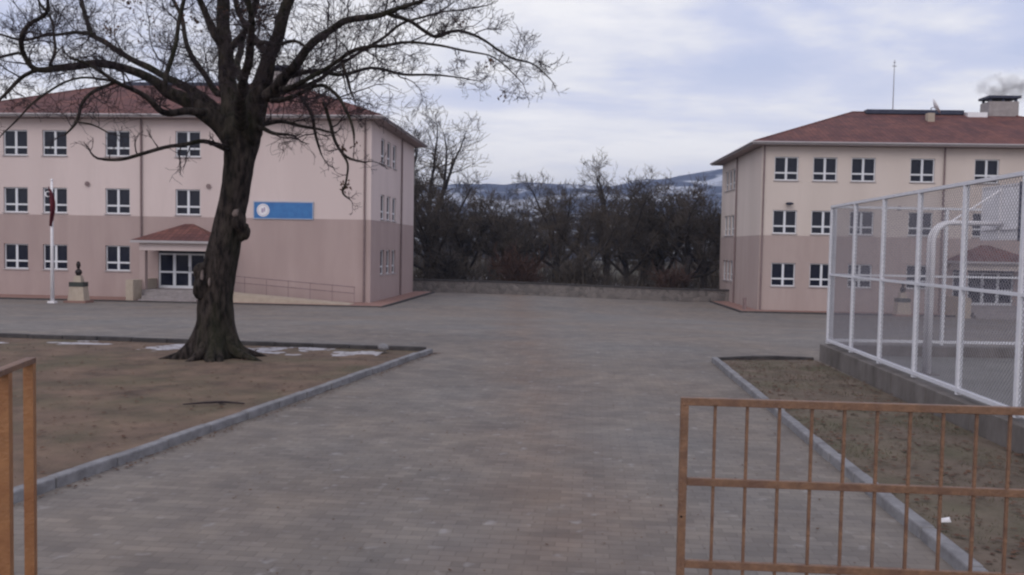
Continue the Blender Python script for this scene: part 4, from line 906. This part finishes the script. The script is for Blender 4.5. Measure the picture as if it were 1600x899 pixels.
tag(LT.build('leaf_litter', LEAF), 'fallen brown leaves scattered on the soil round the oak', 'leaves', kind='stuff')
B4 = (R_near, Vector((fl(2), 2, 0)), RC, RA); GT = MB(); LT = MB()
def pr_():
    u, v = rnd.random(), rnd.random(); p = (B4[0]*(1-u)+B4[1]*u)*(1-v)+(B4[3]*(1-u)+B4[2]*u)*v; return p.x, p.y, G(p.x, p.y)+.06
litter(2500, pr_, .012, .035, LT); tag(LT.build('leaf_litter', LEAF), 'fallen leaves on the right bed beside the court wall', 'leaves', kind='stuff')
def grass(n_, fn, D, h0, h1):
    for _ in range(n_):
        x, y, z = fn(); z -= .03
        if noise.noise((x*.9, y*.9, 8)) < -.05: continue
        h = rnd.uniform(h0, h1); a = rnd.uniform(0, 6.28); k = len(D.v); dx, dy = math.cos(a)*.005, math.sin(a)*.005; lx, ly = rnd.uniform(-.03, .03), rnd.uniform(-.03, .03)
        D.v += [(x-dx, y-dy, z), (x+dx, y+dy, z), (x+lx, y+ly, z+h)]; D.f.append((k, k+1, k+2))
GRASS = mat('dull_winter_grass', (.055, .055, .028), .95, (.11, .095, .055), 3, coords='world')
grass(9000, pr_, GT, .015, .05); tag(GT.build('thin_grass', GRASS), 'short thin winter grass on the right bed', 'grass', kind='stuff')
GT = MB(); grass(9000, pl, GT, .015, .045); tag(GT.build('thin_grass', GRASS), 'short thin winter grass on the left bed round the oak', 'grass', kind='stuff')
LT = MB()
def pv_():
    y = rnd.uniform(3.5, 30); x = rnd.uniform(-.45, .30)*y+.8; return x, y, G(x, y)+.012
litter(900, pv_, .006, .018, LT)
def pk_():
    t_ = rnd.random()**1.5; p_ = LA+(L_near-LA)*t_ + Vector((rnd.gauss(.16, .07), 0, 0)); return p_.x, p_.y, G(p_.x, p_.y)+.012
litter(900, pk_, .008, .022, LT)
tag(LT.build('paving_litter', LEAF), 'tiny leaf scraps and grit scattered on the paving and against the kerb', 'litter', kind='stuff')
# fallen stick, paper scrap, loose stone on kerb
p = gat(335, 633, .06); m = MB(); m.tube([(p.x-.42, p.y-.10, p.z+.02), (p.x-.15, p.y+.0, p.z+.03), (p.x+.1, p.y+.06, p.z+.035), (p.x+.42, p.y+.05, p.z+.02)], [.008, .016, .018, .01], 6); m.tube([(p.x+.02, p.y+.03, p.z+.03), (p.x+.2, p.y-.1, p.z+.03)], [.01, .005], 5)
tag(m.build('fallen_branch', BARKD), 'thin fallen branch on the soil right of and nearer than the oak', 'branch')
p = gat(1476, 815, .08); m = MB(); m.hexa([(p.x-.05, p.y-.03, p.z), (p.x+.05, p.y-.02, p.z), (p.x+.06, p.y+.03, p.z), (p.x-.04, p.y+.03, p.z)], [(p.x-.04, p.y-.02, p.z+.03), (p.x+.03, p.y-.02, p.z+.02), (p.x+.05, p.y+.02, p.z+.035), (p.x-.03, p.y+.02, p.z+.02)])
tag(m.build('paper_scrap', WHITE), 'crumpled white paper scrap in the right bed behind the gate bars', 'litter')
p = gat(599, 546, .14); bm = bmesh.new(); bmesh.ops.create_icosphere(bm, subdivisions=2, radius=.13)
for v in bm.verts: v.co *= 1+.3*noise.noise(v.co*9); v.co.z *= .6
me = bpy.data.meshes.new('loose_stone'); bm.to_mesh(me); bm.free(); me.materials.append(KERB); o = bpy.data.objects.new('loose_stone', me); C.objects.link(o); o.location = (p.x, p.y, p.z+.05)
tag(o, 'pale loose stone lying on the dark back kerb of the left bed', 'stone')

# ------------------------------------------------------------------ haze
m = bpy.data.materials.new('haze_air'); m.use_nodes = True; n = m.node_tree.nodes; n.remove(n['Principled BSDF']); pv = n.new('ShaderNodeVolumePrincipled')
pv.inputs['Color'].default_value = (.50, .60, .88, 1); pv.inputs['Density'].default_value = .00028; pv.inputs['Anisotropy'].default_value = 0
m.node_tree.links.new(pv.outputs[0], n['Material Output'].inputs['Volume'])
b = MB(); b.box(-4700, 4700, -320, 6200, -12, 260); o = b.build('haze', m); o['kind'] = 'stuff'; o['label'] = 'thin bluish winter haze over the hills and yard'; o['category'] = 'haze'
print('twigs', cnt[0])
